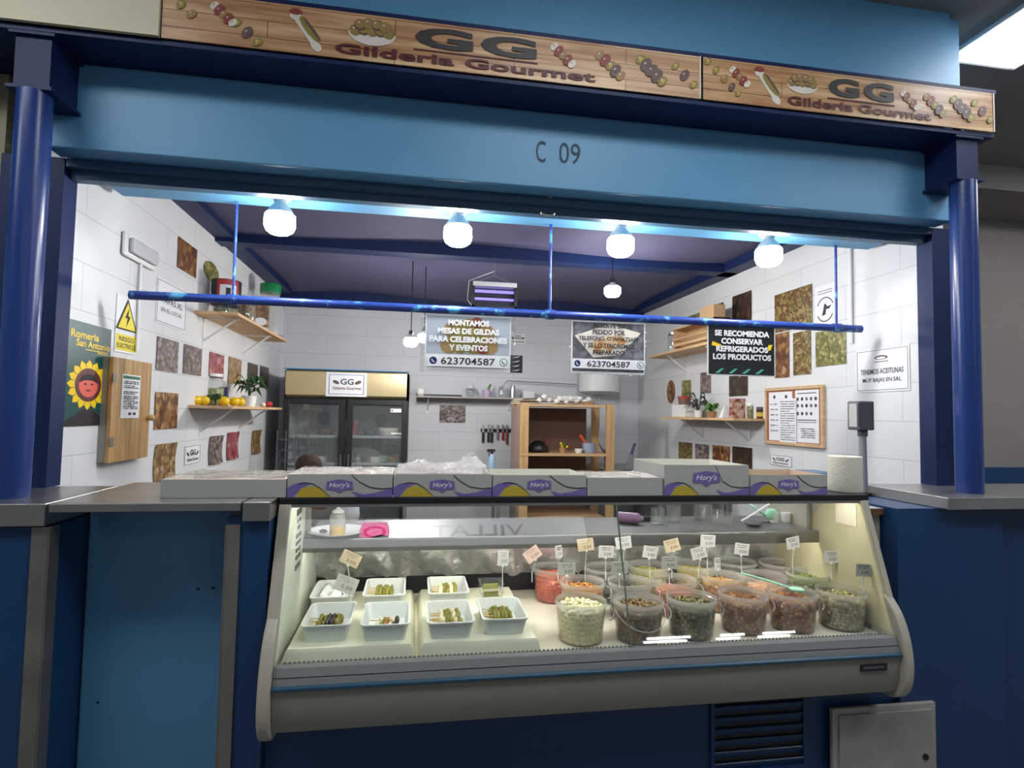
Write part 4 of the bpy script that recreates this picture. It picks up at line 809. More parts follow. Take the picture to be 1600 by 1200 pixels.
# ------------------------------------------------------------ tubs
random.seed(11)
RZ = .866
tubs = [ # px, contents colours, fill height fraction, label, contents label, empty?
 ((909, 938), [srgb(232, 224, 160), srgb(248, 244, 214), srgb(238, 232, 184)], srgb(240, 232, 176), .92, 'milky tub of pale yellow pickled onions, front row far left', 'pale pickled onions'),
 ((999, 937), [srgb(90, 70, 40), srgb(140, 110, 60), srgb(120, 90, 50)], srgb(92, 64, 40), .90, 'tub of brownish olives with its handle down the front, front row second', 'brown green olives'),
 ((1082, 932), [srgb(60, 54, 30), srgb(110, 104, 60), srgb(150, 140, 80)], srgb(52, 46, 26), .88, 'tub of dark green olives, front row third', 'dark green olives'),
 ((1163, 926), [srgb(110, 64, 40), srgb(150, 100, 60), srgb(190, 140, 90)], srgb(120, 66, 44), .86, 'tub of reddish brown olives, front row fourth', 'reddish brown olives'),
 ((1240, 924), [srgb(100, 50, 36), srgb(160, 90, 60), srgb(200, 150, 90)], srgb(108, 52, 40), .86, 'tub of red seasoned olives with a green spoon, front row fifth', 'red seasoned olives'),
 ((1317, 922), [srgb(120, 110, 70), srgb(170, 156, 110), srgb(214, 204, 150)], srgb(128, 118, 84), .88, 'tub of grey green olives in cloudy brine, front row far right', 'grey green olives'),
 ((910, 907), [srgb(200, 130, 50), srgb(150, 100, 40), srgb(226, 170, 80)], srgb(150, 90, 50), .84, 'tub of orange olives behind the pale onions', 'orange olives'),
 ((985, 907), None, srgb(120, 124, 124), .45, 'nearly empty grey tub in the middle row behind the brownish olives', None),
 ((1054, 904), [srgb(200, 110, 70), srgb(210, 130, 90), srgb(150, 90, 50)], srgb(196, 100, 76), .72, 'tub of orange pickles in the middle row behind the dark green olives', 'orange pickles'),
 ((1129, 898), [srgb(190, 140, 60), srgb(150, 110, 50), srgb(214, 160, 90)], srgb(190, 110, 70), .84, 'tub of golden olives in the middle row behind the reddish brown olives', 'golden olives'),
 ((1195, 898), [srgb(214, 150, 110), srgb(226, 180, 140)], srgb(204, 140, 100), .70, 'tub of pale orange pickles in the middle row behind the green spoon', 'pale orange pickles'),
 ((1262, 894), [srgb(90, 110, 50), srgb(120, 140, 70), srgb(150, 150, 90)], srgb(90, 100, 60), .86, 'tub of bright green olives in the middle row, far right', 'bright green olives'),
 ((865, 885), [srgb(214, 84, 50), srgb(226, 110, 70), srgb(190, 70, 50)], srgb(212, 84, 60), .80, 'tub of chopped red peppers in the back row far left', 'chopped red peppers'),
 ((945, 885), None, srgb(60, 60, 60), .35, 'nearly empty dark tub in the back row second', None),
 ((1013, 882), [srgb(180, 170, 60), srgb(150, 140, 60), srgb(206, 190, 110)], srgb(160, 150, 80), .84, 'tub of yellow green olives in the back row third', 'yellow green olives'),
 ((1085, 880), [srgb(170, 156, 60), srgb(190, 170, 90)], srgb(170, 150, 90), .84, 'tub of yellowish sliced pickles in the back row fourth', 'yellowish pickles'),
 ((1150, 876), None, srgb(170, 170, 168), .5, 'clear nearly empty tub in the back row fifth', None),
 ((1218, 878), None, srgb(140, 112, 116), .82, 'tub of purplish liquid in the back row far right', None)]
tb0 = None
def tub_proto():
    t = thing('olive_tub', 'tub', 'tub', group='plastic tubs in the glass case'); H = .146
    MB().lathe([(.078, 0), (.080, .004), (.0905, H-.028), (.0885, H-.028), (.0785, .006), (.02, .005)], n=40, cap0=True, cap1=False).build('wall', TUB, t, smooth=True)
    MB().lathe([(.0905, H-.028), (.0915, H-.016), (.0965, H-.014), (.0965, H-.008), (.0945, H), (.0915, H), (.0905, H-.014)], n=40, cap0=False, cap1=False).build('rim', TUBRIM, t, smooth=True)
    return t
proto = tub_proto(); tubpos = []
for i, (px, cols, base, fill, lb, clb) in enumerate(tubs):
    p = P(*px, z=RZ); x, y = p.x, p.y+(.010 if i < 6 else 0); tubpos.append((x, y))
    if i == 0: t = proto; t.location = (x, y, .7205)
    else: t = dup(proto, (x, y, .7205))
    t['label'] = lb
    hm = MB(); s1 = 1 if i in (0, 2) else -1
    if i == 1: pts = [(-.088*math.cos(a)+0, -.05-.052*math.sin(a), .118-.07*math.sin(a)**2*1) for a in [math.pi*k/14 for k in range(15)]]; pts = [(-.097*math.cos(a), -.0-.097*math.sin(a)-.004, .12-.062*math.sin(a)) for a in [math.pi*k/16 for k in range(17)]]
    elif i == 0 or i == 2: pts = [(.094+.022*math.sin(a), -.03+.03*math.cos(a)*.6, .105+.022*math.cos(a)) for a in [math.pi*k/8 for k in range(9)]]
    else: pts = [(-.098*math.cos(a), .098*math.sin(a)+.003, .12-.03*math.sin(a)) for a in [math.pi*k/16 for k in range(17)]]
    hm.tube(pts, .0025, 6).build('handle', TUBRIM, t, smooth='full')
    zf = .135*fill; lm = mat('brine', base, .12, coat=.3)
    if cols is None:
        o = MB().lathe([(.0765, .007), (.0775+.0105*fill*.8, zf)], n=36).build('brine', lm, loc=(x, y, .7205), smooth=True)
        tag(o, 'thin liquid left at the bottom of the '+lb.replace('in the back', 'back').split(',')[0], 'liquid', kind='stuff'); continue
    c = MB().m(island_mat('pickle pieces', cols, .25)); onion = i == 0; chop = i == 12
    r0 = lambda z: .0765+.0102*(z/.118)
    r_ = .0085 if not onion else .011
    z = .014
    cm = MB().m(lm).lathe([(.0740, .007), (.074+.0095*fill, zf-.006)], n=36)
    c2 = cm; c2.m(island_mat('pickle pieces', cols, .25))
    while z < zf-.004:
        n = int(2*math.pi*r0(z)/(r_*2.15)); ph = random.random()
        for k in range(n):
            if random.random() < (.16 if not onion else .05): continue
            a = 2*math.pi*(k+ph+random.uniform(-.2, .2))/n
            if chop: M_ = Matrix.Rotation(random.uniform(0, 6), 3, 'Z') @ Matrix.Rotation(random.uniform(0, 6), 3, 'X')
            else: M_ = Matrix.Rotation(a, 3, 'Z') @ Matrix.Rotation(random.uniform(-1, 1), 3, 'X')
            rr = r0(z)-r_*.62-.001
            c2.ell((rr*math.cos(a), rr*math.sin(a), z+random.uniform(-.002, .002)), r_*.7, r_*random.uniform(.9, 1.25), r_*random.uniform(.8, 1), M_, 6, 4)
        z += r_*1.55
    nt_ = 90 if not onion else 55
    for k in range(nt_):
        a = k*2.39996; rr = (r0(zf)-r_-.002)*math.sqrt((k+.5)/nt_)
        M_ = Matrix.Rotation(random.uniform(0, 6), 3, 'Z') @ Matrix.Rotation(random.uniform(-.5, .5), 3, 'X')
        c2.ell((rr*math.cos(a), rr*math.sin(a), zf-.004+random.uniform(-.004, .007)+(.012*(1-rr/.08) if onion else 0)), r_*.8, r_*1.15, r_*.75, M_, 8, 5)
    o = c2.build('pickled_onions' if onion else 'red_peppers' if chop else 'olives', None, loc=(x, y, .7205), smooth='full', recalc=False)
    tag(o, clb+' heaped in the '+lb.split(' of ')[0]+', '+lb.split(', ')[-1] if ', ' in lb else clb+' filling the '+lb[lb.find('tub'):].replace('tub of ', 'tub of '), 'food', kind='stuff')
# spoon on the fifth tub
x, y = tubpos[4]; a = P(1170, 895, y=y+.12); b = P(1248, 926, y=y-.01); MINT = mat('mint green plastic', srgb(170, 226, 196), .35)
sp = thing('serving_spoon', 'pale green plastic serving spoon resting in the fifth front tub', 'spoon', (x, y, RZ+.006))
MB().tube([(-.15, .12, .035), (-.08, .07, .022), (-.01, .0, .006)], .004, 8).build('handle', MINT, sp, smooth=True)
MB().ell((.012, -.012, .002), .022, .032, .009, Matrix.Rotation(.8, 3, 'Z'), 14, 8).build('bowl', MINT, sp, smooth='full')

# ------------------------------------------------------------ price cards
cardmats = {'w': mat('white card', srgb(232, 230, 232), .5), 'g': mat('grey card', srgb(190, 192, 184), .5), 'p': mat('pinkish card', srgb(222, 190, 176), .5), 't': mat('tan card', srgb(220, 200, 170), .5)}
CLIPM = mat('clear clip plastic', (.75, .77, .76, 1), .2)
def card(u, v, y, rx, rz, ry, cm, txt_, zb0, lb, ww=.062, hh=.045):
    y = min(y, 2.375) if u < 1290 else (2.28 if u < 1320 else 2.10); p = P(u, v, y=y); s = thing('price_card', lb, 'price card', (p.x, p.y, zb0), rz)
    hz = p.z-zb0; M_ = Matrix.Translation((0, 0, hz)) @ Matrix.Rotation(ry, 4, 'Y') @ Matrix.Rotation(-rx, 4, 'X')
    mb = MB().m(cardmats[cm]).obx(M_, ww, .0012, hh); mb.build('card', None, s)
    m = MB(); M2 = M_; tmp = MB(); mtext(tmp, txt_, .006, -hh*.2, ww*.5, hh*.24, -.0012, .0)
    for k, (z_, w_) in enumerate(((.32, .7), (.16, .55))): scribble(tmp, -ww*w_/2, ww*w_/2, z_*hh, 3, .0042, -.0012)
    tmp.v = [tuple(M_ @ Vector(q)) for q in tmp.v]; tmp.build('writing', INK, s, recalc=False)
    b_ = M_ @ Vector((0, 0, -hh/2)); MB().tube([b_, (0, .004, max(.004, b_.z*.4)), (0, 0, 0)], .0022, 6).ell((b_.x, b_.y, b_.z-.004), .006, .005, .006, n=8, h=6).build('clip', CLIPM, s)
tz = RZ+.001
cards = [((832, 866), 2.70, .5, .0, -.6, 'p', '3,50', 12), ((873, 862), 2.66, .1, .9, .1, 'w', '2,50', 12), ((915, 851), 2.72, .1, -.1, -.12, 't', '2,50', 13), ((947, 862), 2.55, 0, .1, .05, 'w', '2,50', 7), ((886, 889), 2.32, 0, 0, .0, 'g', '2,50', 6), ((974, 848), 2.68, 0, -.1, -.15, 'w', '2,50', 13),
 ((968, 887), 2.27, 0, 0, -.03, 'g', '2,50', 1), ((1016, 863), 2.62, 0, .1, .2, 'w', '3,00', 14), ((1050, 852), 2.70, .2, .0, -.22, 't', '3,00', 14), ((1046, 879), 2.30, 0, 0, .05, 'g', '3,00', 2), ((1092, 864), 2.60, 0, -.1, -.25, 'w', '2,50', 15), ((1106, 845), 2.70, 0, 0, .08, 'w', '2,50', 15),
 ((1121, 881), 2.36, .1, .5, .1, 'w', '2,50', 9), ((1159, 858), 2.60, 0, 0, .15, 'w', '2,50', 16), ((1239, 848), 2.62, 0, .1, -.15, 'w', '3,50', 17), ((1299, 870), 2.42, 0, 0, .03, 'w', '3,50', 11), ((1349, 891), 2.24, 0, 0, .06, 'g', '2,50', 5)]
colw = {'w': 'white', 'g': 'grey', 'p': 'pink', 't': 'tan'}
where = ['standing over the red peppers, far left of the tub cards', 'turned sideways behind the orange olives', 'leaning left above the tub row, third from the left', 'standing upright behind the orange olives tub', 'low in front of the orange olives', 'higher one between the two glass panes', 'low above the brownish olives', 'tilted right behind the orange pickles', 'leaning steeply left against the steel shelf', 'low above the dark green olives', 'leaning left behind the golden olives', 'tallest in the middle of the tubs', 'small and narrow, low above the reddish brown olives', 'tilted slightly over the clear back tub', 'behind the bright green olives at the back right', 'above the bright green olives beside the beige end panel', 'lowest at the right, above the grey green olives']
for ((u, v), y, rx, rz, ry, cm, tx, ti), wh in zip(cards, where):
    card(u, v, y, rx, rz, ry, cm, tx, tz, 'small %s price card %s' % (colw[cm], wh), ww=.068 if ti != 9 else .046, hh=.050)
card(548, 873, 2.70, .2, 0, .45, 't', '3,50', .835, 'cream price card tilted over the back of the tray risers', .075, .05)
card(541, 913, 2.42, .4, 0, .35, 'g', '5,50', .838, 'grey price card reading 5,50 leaning in the nearly empty back tray', .085, .06)
card(786, 872, 2.60, .0, 0, .04, 'w', '3,50', .842, 'tall narrow white price card behind the stacked clear boxes', .045, .062)

# ------------------------------------------------------------ on the steel shelf
SZ = 1.0505
q = P(520, 838, z=SZ+.01)
pl = tag(MB().lathe([(.05, 0), (.07, .004), (.115, .018), (.120, .022), (.112, .020), (.068, .008), (.0, .006)], n=28, cap1=False, cap0=True).build('plate', mat('glazed white plate', (.9, .9, .88, 1), .2), loc=(-.295, 2.475, SZ), smooth='full'), 'white plate on the steel shelf under the oil bottle', 'plate')
bt = thing('squeeze_bottle', 'squeeze bottle of yellow oil with a white nozzle standing on the plate', 'bottle', (-.290, 2.43, SZ+.009))
MB().lathe([(.029, 0), (.031, .004), (.031, .078), (.027, .086), (.02, .089)], n=28).build('body', BOTTLE, bt, smooth=True); MB().lathe([(.0295, .002), (.0305, .034)], n=28).build('oil', OIL, bt, smooth=True)
MB().lathe([(.023, .088), (.023, .095), (.015, .100), (.008, .104), (.005, .113), (.003, .126)], n=20).build('nozzle', WHITE, bt, smooth=True)
tag(MB().ell((0, 0, 0), .016, .011, .008, n=12, h=8).build('bottle_cap', mat('mauve plastic', srgb(110, 92, 110), .4), loc=(-.345, 2.43, SZ+.024), smooth='full'), 'small mauve lid lying on the plate beside the oil bottle', 'lid')
ck = MB()
for k, (w_, z_) in enumerate(((.115, .0), (.11, .014), (.10, .028))): ck.rings([[(a*w_/2, -.045+.008*k+.085*b+.004*math.sin(a*4+k), z_+c_+.006*math.sin(a*3+b*2)) for a, b, c_ in [(-1+2*i/10, 0, 0) for i in range(11)]+[(1-2*i/10, 0, .013) for i in range(11)]], [(a*w_/2, .045+.004*math.sin(a*5), z_+c_) for a, b, c_ in [(-1+2*i/10, 0, 0) for i in range(11)]+[(1-2*i/10, 0, .013) for i in range(11)]]])
tag(ck.build('folded_cloth', PINK, loc=(-.148, 2.46, SZ+.003), smooth=True, recalc=True), 'folded bright pink cloth beside the plate on the steel shelf', 'cloth')
def onshelf(u, v, y, z=SZ): p = P(u, v, y=y); return (p.x, y, z)
a = onshelf(985, 822, 2.62); tag(MB().lathe([(.02, -.06), (.026, -.055), (.026, .035), (.012, .05), (.012, .06)], n=20).build('purple_bottle', mat('purple plastic', srgb(120, 90, 120), .35), loc=(a[0], 2.62, SZ+.027), smooth=True), 'small purple bottle lying on the steel shelf', 'bottle').rotation_euler = (R(90), 0, R(60))
kn = thing('black_knife', 'black handled knife lying across the steel shelf', 'knife', (onshelf(1000, 812, 2.66)[0]+.03, 2.68, SZ+.012), .2)
MB().bx(-.09, .03, -.012, .012, -.010, .012).build('handle', BLACK, kn, bevel=.004); MB().add([(.03, -.001, -.01), (.14, -.001, 0), (.03, -.001, .012), (.03, .001, -.01), (.14, .001, 0), (.03, .001, .012)], [(0,1,2),(3,5,4),(0,3,4,1),(1,4,5,2)]).build('blade', STEEL, kn)
def glass_cup(u, y, r, h, lb, lid=None, mt=JAR):
    g_ = thing('glass_jar', lb, 'jar', onshelf(u, 820, y)); MB().lathe([(r*.9, 0), (r, .01), (r, h), (r*.95, h), (r*.9, .012)], n=24, cap1=True).build('body', mt, g_, smooth=True)
    if lid: MB().lathe([(r*1.05, h), (r*1.05, h+.02), (r*.9, h+.024)], n=24).build('lid', lid, g_, smooth=True)
glass_cup(1028, 2.60, .032, .075, 'left small glass jar on the steel shelf behind the tubs'); glass_cup(1052, 2.66, .034, .08, 'right small glass jar on the steel shelf behind the tubs')
glass_cup(1098, 2.70, .045, .14, 'clear jar with a green lid on the steel shelf', GREEN)
cb = thing('clear_bin', 'clear plastic bin on the steel shelf beside the green lidded jar', 'container', onshelf(1120, 820, 2.62), .2); MB().rings([rrect(.10, .10, .01, 0), rrect(.12, .12, .01, .055)], cap1=False).build('body', TUB, cb, smooth=True)
tg = thing('tongs', 'mint green and white tongs crossed on the steel shelf', 'tongs', onshelf(1185, 815, 2.60)); 
MB().tube([(-.09, 0, .01), (-.05, .0, .03), (.04, .0, .08), (.08, 0, .10)], .005, 8).build('white_arm', WHITE, tg, smooth=True); MB().tube([(-.05, .015, .10), (.0, .012, .06), (.05, .012, .03)], .005, 8).ell((.075, .012, .04), .035, .012, .028, n=12, h=8).build('green_arm', MINT, tg, smooth='full')
sc_ = thing('scissors', 'dark metal scissors and strainer lying on the steel shelf', 'scissors', onshelf(1178, 828, 2.52)); MB().ell((0, 0, .014), .045, .03, .013, n=14, h=8).build('blade_housing', DGREY, sc_, smooth='full'); MB().tube([(.03, 0, .02), (.1, .03, .012)], .005, 8).build('handle', DGREY, sc_, smooth=True)
for i, u in enumerate((1210, 1228, 1246)):
    g_ = tag(MB().lathe([(.018, 0), (.023, .045), (.0215, .045), (.017, .003)], n=18, cap1=False).build('white_cup', WHITE, loc=onshelf(u, 830, 2.62), smooth=True), ['leftmost', 'middle', 'rightmost'][i]+' small white cup at the right end of the steel shelf', 'cup', 'small white cups on the steel shelf')

# ------------------------------------------------------------ cartons on top
TZ = 1.2465
def carton(x0, x1, H, D, lb, printed=True, brown=False, filmed=False, y0=2.158, side=False, big=False):
    c_ = thing('cake_carton', lb, 'box', ((x0+x1)/2, y0, TZ)); W = (x1-x0)/2-.002; t_ = .003
    b_ = MB().m(CARD).bx(-W, W, 0, t_, 0, H).bx(-W, W, D-t_, D, 0, H+.0).bx(-W, -W+t_, t_, D-t_, 0, H).bx(W-t_, W, t_, D-t_, 0, H).bx(-W+t_, W-t_, t_, D-t_, 0, t_)
    b_.m(CARDBR if brown else CARDIN).bx(-W+t_, W-t_, D-t_-.001, D-t_, t_, H-.001).bx(-W+t_, -W+t_+.001, t_, D-t_, t_, H-.001).bx(W-t_-.001, W-t_, t_, D-t_, t_, H-.001)
    b_.build('tray_body', None, c_)
    if printed:
        m = MB(); sx = 2*W; F = lambda f: -W+f*sx; y = -.001
        z_ = lambda f: f*min(H, .075)
        m.m(PURPLE).flat([(F(0), 0), (F(0), z_(.45)), (F(.06), z_(.62)), (F(.14), z_(.68)), (F(.22), z_(.62)), (F(.13), z_(.42)), (F(.06), 0)], -.001)
        m.flat([(F(.60), z_(.28)), (F(.72), z_(.12)), (F(.84), z_(.2)), (F(1), z_(.42)), (F(1), 0), (F(.66), 0)], -.001)
        m.m(YELLOWP).flat([(F(.08), 0), (F(.12), z_(.35)), (F(.18), z_(.50)), (F(.27), z_(.48)), (F(.36), z_(.2)), (F(.40), 0)], -.0015)
        m.m(INK)
        def curve(pts, wdt=.0028):
            for (ax, az), (bx_, bz) in zip(pts, pts[1:]): m.flat([(F(ax), az-wdt/2), (F(bx_), bz-wdt/2), (F(bx_), bz+wdt/2), (F(ax), az+wdt/2)], -.002)
        curve([(.10, z_(.62)), (.16, z_(.68)), (.24, z_(.62)), (.31, z_(.42)), (.40, z_(.03))]); curve([(.60, H*.985), (.68, z_(.72)), (.78, z_(.46)), (.9, z_(.38)), (.99, z_(.42))])
        m.build('printed_waves', None, c_)
        m = MB().m(PURPLE); bx_, bz, k = F(.49), H*.55 if big else z_(.52), 1.25 if big else 1
        m.flat([(bx_-.046*k, bz-.012*k), (bx_-.044*k, bz+.016*k), (bx_, bz+.024*k), (bx_+.044*k, bz+.016*k), (bx_+.046*k, bz-.012*k), (bx_+.015*k, bz-.014*k), (bx_, bz-.026*k), (bx_-.015*k, bz-.014*k)], -.0025)
        m.m(PAPER); mtext(m, "Hory's", bx_, bz+.002, .07*k, .022*k, -.0032, .01, .25); m.build('brand_badge', None, c_, recalc=False)
    if side:
        m = MB().m(PURPLE); sd = m.bx(-W-.001, -W, .03, .12, .02, .07); m.build('side_print', None, c_)
    if filmed:
        random.seed(int(x0*100)+50); ps = {}
        amp = .004 if filmed == 'flat' else .02
        def ff(a, b):
            k = (round(a, 3), round(b, 3))
            if k not in ps: ps[k] = random.uniform(-1, 1)
            bump_ = 0 if filmed == 'flat' else (.055*math.exp(-((a-.82)/.12)**2)+.030*math.exp(-((a-.25)/.14)**2)+.018*math.exp(-((a-.55)/.12)**2))*math.sin(math.pi*min(1, b*1.15))
            e = min(a, 1-a, b, 1-b)
            return (-W+.004+(2*W-.008)*a+ps[k]*amp*.3*(e > .01), .004+(D-.008)*b, H+.002+(abs(ps[k])*amp+bump_)*(e > .01)+(.006*math.sin(a*13)*math.sin(b*7) if filmed == 'flat' else 0)*(e > .01))
        o = MB().sheet(ff, 46, 20).build('cling_film', FILM if filmed == 'flat' else FILMH, c_, smooth=False, recalc=False)
        if filmed != 'flat': MB().sheet(lambda a, b: (lambda q: (q[0], q[1], q[2]*.75+H*.25))(ff(a, b)), 30, 14).build('film_underlayer', FILMH, c_, recalc=False)
        MB().bx(-W+.02, W-.02, .02, D-.02, .01, H*.6).build('pastry_layer', mat('pale pastry', srgb(222, 196, 176), .7, noise=.2, nscale=20), c_)
    return c_
bxs = [P(u, 760, y=2.158).x for u in (250, 448, 614, 769, 917, 1037, 1171, 1293)]
carton(bxs[0], bxs[1], .062, .30, 'plain grey carton with clear film on top, leftmost of the row of cartons', False, filmed='flat')
carton(bxs[1], bxs[2], .080, .27, 'printed carton with pink film on top, second from the left', filmed='flat')
carton(bxs[2], bxs[3], .080, .27, 'printed carton heaped with crumpled clear film, third from the left', filmed='heap')
carton(bxs[3], bxs[4], .078, .25, 'open printed carton with nothing over it, in the middle of the row')
carton(bxs[4], bxs[5]-.002, .068, .22, 'plain carton with film, just left of the tall carton', False, filmed='flat')
carton(bxs[5], bxs[6], .118, .32, 'tallest printed open carton, second from the right', side=True, big=True)
carton(bxs[6]+.002, bxs[7], .080, .24, 'open printed carton with a brown inside, rightmost of the row', brown=True)
x = P(1320, 740, y=2.27).x
pr = thing('paper_roll', 'upright roll of white kitchen paper at the right end of the case top', 'paper roll', (x, 2.27, TZ))
MB().lathe([(.066, 0), (.067, .003), (.067, .147), (.065, .149), (.02, .149), (.02, .13)], n=36, cap1=True).build('paper', mat('kitchen paper', srgb(226, 222, 206), .85, bump=.3, bscale=90), pr, smooth=True); MB().tube([(.064, -.018, .001), (.069, -.018, .148)], .0012, 6).build('loose_edge', PAPER, pr)
# customer display on a pole
dp = thing('pole_display', 'grey customer display on a grey pole right of the paper roll', 'display', (P(1349, 770, y=2.50).x, 2.50, 1.20)); zt = P(1349, 672, y=2.5).z-1.2; z2 = P(1349, 627, y=2.5).z-1.2
MB().bx(-.045, .045, -.05, .05, -.0135, .012).build('base', BLACK, dp, bevel=.004); MB().lathe([(.020, .012), (.016, zt)], n=20).build('pole', GREYP, dp, smooth=True); MB().lathe([(.022, zt-.03), (.022, zt)], n=20).build('collar', DGREY, dp, smooth=True)
hd = MB().bx(-.045, .036, -.035, .045, zt, z2).build('head', DGREY, dp, bevel=.006); MB().bx(-.047, -.044, -.02, .03, zt+.015, z2-.012).build('screen', mat('pale screen', srgb(190, 186, 186), .3), dp)
MB().obx(Matrix.Translation((-.047, -.037, (zt+z2)/2)) @ Matrix.Rotation(.5, 4, 'Z'), .03, .004, (z2-zt)*.8).build('bezel', DGREY, dp)
# ============================================================ SHELVES ON THE SIDE WALLS
def wall_shelf(side, y0, y1, z, dep, lb, ys):
    s = thing('wall_shelf', lb, 'shelf', (LX if side == 'L' else RX, (y0+y1)/2, z), math.pi/2 if side == 'L' else -math.pi/2); W = (y1-y0)/2
    MB().bx(-W, W, -dep, 0, -.018, 0).build('board', PINEXX, s)
    for yy in ys:
        k = (yy-(y0+y1)/2)*(1 if side == 'L' else -1); b_ = MB().bx(k-.01, k+.01, -.006, 0, -.20, -.018).bx(k-.01, k+.01, -dep+.04, 0, -.024, -.018).tube([(k, -dep+.06, -.022), (k, -.004, -.17)], .007, 6); b_.build('bracket', WHITE, s)
    return s
ZU, ZL, ZRU, ZRL = 2.164, 1.568, 2.145, 1.548
yf = P(447, 532, z=ZU).y; wall_shelf('L', 3.90, 5.35, ZU, .26, 'upper pine shelf on the left wall', (4.08, 4.95))
wall_shelf('L', 3.88, 5.25, ZL+.004, .26, 'lower pine shelf on the left wall with yellow fruit', (4.1, 4.95))
wall_shelf('R', 4.10, 5.46, ZRU, .26, 'upper pine shelf on the right wall with cardboard boxes', (4.35, 5.1))
wall_shelf('R', 3.86, 5.13, ZRL+.004, .26, 'lower pine shelf on the right wall with plants and jars', (4.08, 4.8))
def cyl(nm, lb, cat, loc, prof, mt, parts=(), rz=0, sm=True):
    t = thing(nm, lb, cat, loc, rz); MB().lathe(prof, n=28).build('body', mt, t, smooth=True)
    for pn, pr_, pm in parts: MB().lathe(pr_, n=28).build(pn, pm, t, smooth=True)
    return t
SXL = LX+.13
tn = cyl('black_tin', 'big black tin with a red and white label on the upper left shelf', 'tin', (P(353, 470, y=4.12).x, 4.12, ZU), [(.088, .07), (.092, .075), (.092, .235), (.088, .24)], mat('black tin', srgb(44, 42, 50), .4, bump=.0), ())
MB().lathe([(.07, 0), (.078, .006), (.078, .066), (.088, .07)], n=28).build('jar_base', JAR, tn, smooth=True); MB().lathe([(.068, .004), (.072, .05)], n=24).build('yellow_pickles', food_mat('yellow peppers', OLV, 60), tn, smooth=True)
m = MB(); 
def wrap(m, r, z0, z1, a0, a1, n=10): m.rings([[((r)*math.cos(a0+(a1-a0)*k/n), (r)*math.sin(a0+(a1-a0)*k/n), z) for k in range(n+1)] for z in (z0, z1)], False, False, closed=False)
m.m(RED); wrap(m, .0935, .08, .235, -1.9, -.4); m.m(PAPER); wrap(m, .0945, .10, .20, -1.7, -.6); m.m(INK); wrap(m, .0955, .12, .18, -1.3, -1.0); m.build('label', None, tn, recalc=False)
cyl('pickle_jar', 'clear jar of mixed pickles right of the black tin', 'jar', (P(385, 480, y=4.42).x, 4.42, ZU), [(.06, 0), (.065, .01), (.065, .16), (.05, .18)], JAR, (('pickles', [(.055, .006), (.06, .13)], food_mat('jar pickles', TAN, 60)), ('lid', [(.054, .18), (.054, .2)], WHITE)))
bp = thing('picture_box', 'upright box with a brown picture on the upper left shelf', 'box', (P(407, 500, y=4.75).x, 4.75, ZU), .35); MB().bx(-.085, .085, 0, .06, 0, .24).build('carton', CARD, bp); MB().bx(-.07, .06, -.002, 0, .03, .2).build('picture', fm['brown'], bp); MB().disc(0, .07, .045, .03, -.004, -.002).build('round_label', PAPER, bp)
cyl('large_bottle', 'tall clear container with a green screw lid on the upper left shelf', 'bottle', (P(425, 500, y=5.10).x-.02, 5.10, ZU), [(.10, 0), (.115, .01), (.115, .22), (.10, .29), (.075, .33), (.075, .36)], BOTTLE, (('lid', [(.082, .36), (.082, .43), (.078, .435)], GREEN),))
# lower left shelf
jz = ZL+.0045
cyl('tall_jar', 'clear lidded jar of green beans standing behind the yellow fruit', 'jar', (P(330, 605, y=4.30).x, 4.30, jz), [(.075, 0), (.085, .01), (.085, .17), (.06, .19), (.06, .20)], JAR, (('contents', [(.07, .006), (.078, .12)], food_mat('beans', [srgb(90, 120, 50), srgb(200, 200, 130), srgb(230, 226, 190)], 50)), ('lid', [(.07, .2), (.07, .22)], WHITE)))
tag(MB().bx(-.028, .028, -.02, .02, 0, .135).build('navy_box', NAVYB, loc=(P(349, 620, y=4.42).x, 4.42, jz), bevel=.006), 'small navy blue box right of the green bean jar', 'box')
for i, (u, y) in enumerate(((305, 4.02), (319, 4.10), (350, 4.15), (366, 4.28), (375, 4.42))):
    t = thing('lemon', ['leftmost yellow fruit on the lower left shelf', 'second yellow fruit on the lower left shelf', 'third yellow fruit, below the navy box', 'fourth yellow fruit, left of the white pot', 'fifth yellow fruit, half behind the white pot'][i], 'fruit', (P(u, 625, y=y).x, y, jz+.032), group='yellow fruit on the lower left shelf')
    MB().ell((0, 0, 0), .036, .034, .032, n=14, h=10).build('fruit_skin', LEMON, t, smooth='full'); MB().tube([(-.03, 0, .01), (-.042, 0, .014)], .004, 6).build('stem', LEAF, t)
def leafy(t, n, r, h, mt, seed, lw=.03, z0=.05):
    rn = random.Random(seed)
    for k in range(n):
        a = rn.uniform(0, 6.28); L = r*rn.uniform(.6, 1.1); hh = h*rn.uniform(.3, 1); d = Vector((math.cos(a), math.sin(a), 0)); s_ = Vector((-d.y, d.x, 0)); p0 = Vector((0, 0, z0))+d*r*.1+Vector((0, 0, hh*.5)); p1 = p0+d*L*.55+Vector((0, 0, hh*.35)); p2 = p0+d*L+Vector((0, 0, hh*.35-L*.4)); w_ = lw*rn.uniform(.7, 1.1)
        v = [p0, p1-s_*w_/2+Vector((0,0,.004)), p1+s_*w_/2+Vector((0,0,.004)), p2, p1-Vector((0,0,.003))]
        o = MB().add([p.copy() for p in v], [(0, 4, 1), (0, 2, 4), (1, 4, 3), (4, 2, 3)]).tube([(0, 0, z0-.02), p0], .0015, 5)
        o.build('leaf', mt, t, recalc=False)
def plant(lb, loc, pr, ph, potm, n, r, h, mt, seed, lw=.03):
    t = thing('potted_plant', lb, 'plant', loc); MB().lathe([(pr*.75, 0), (pr, ph), (pr*.9, ph), (pr*.85, ph-.01)], n=20).build('pot', potm, t, smooth=True); leafy(t, n, r, h, mt, seed, lw, ph-.01); return t
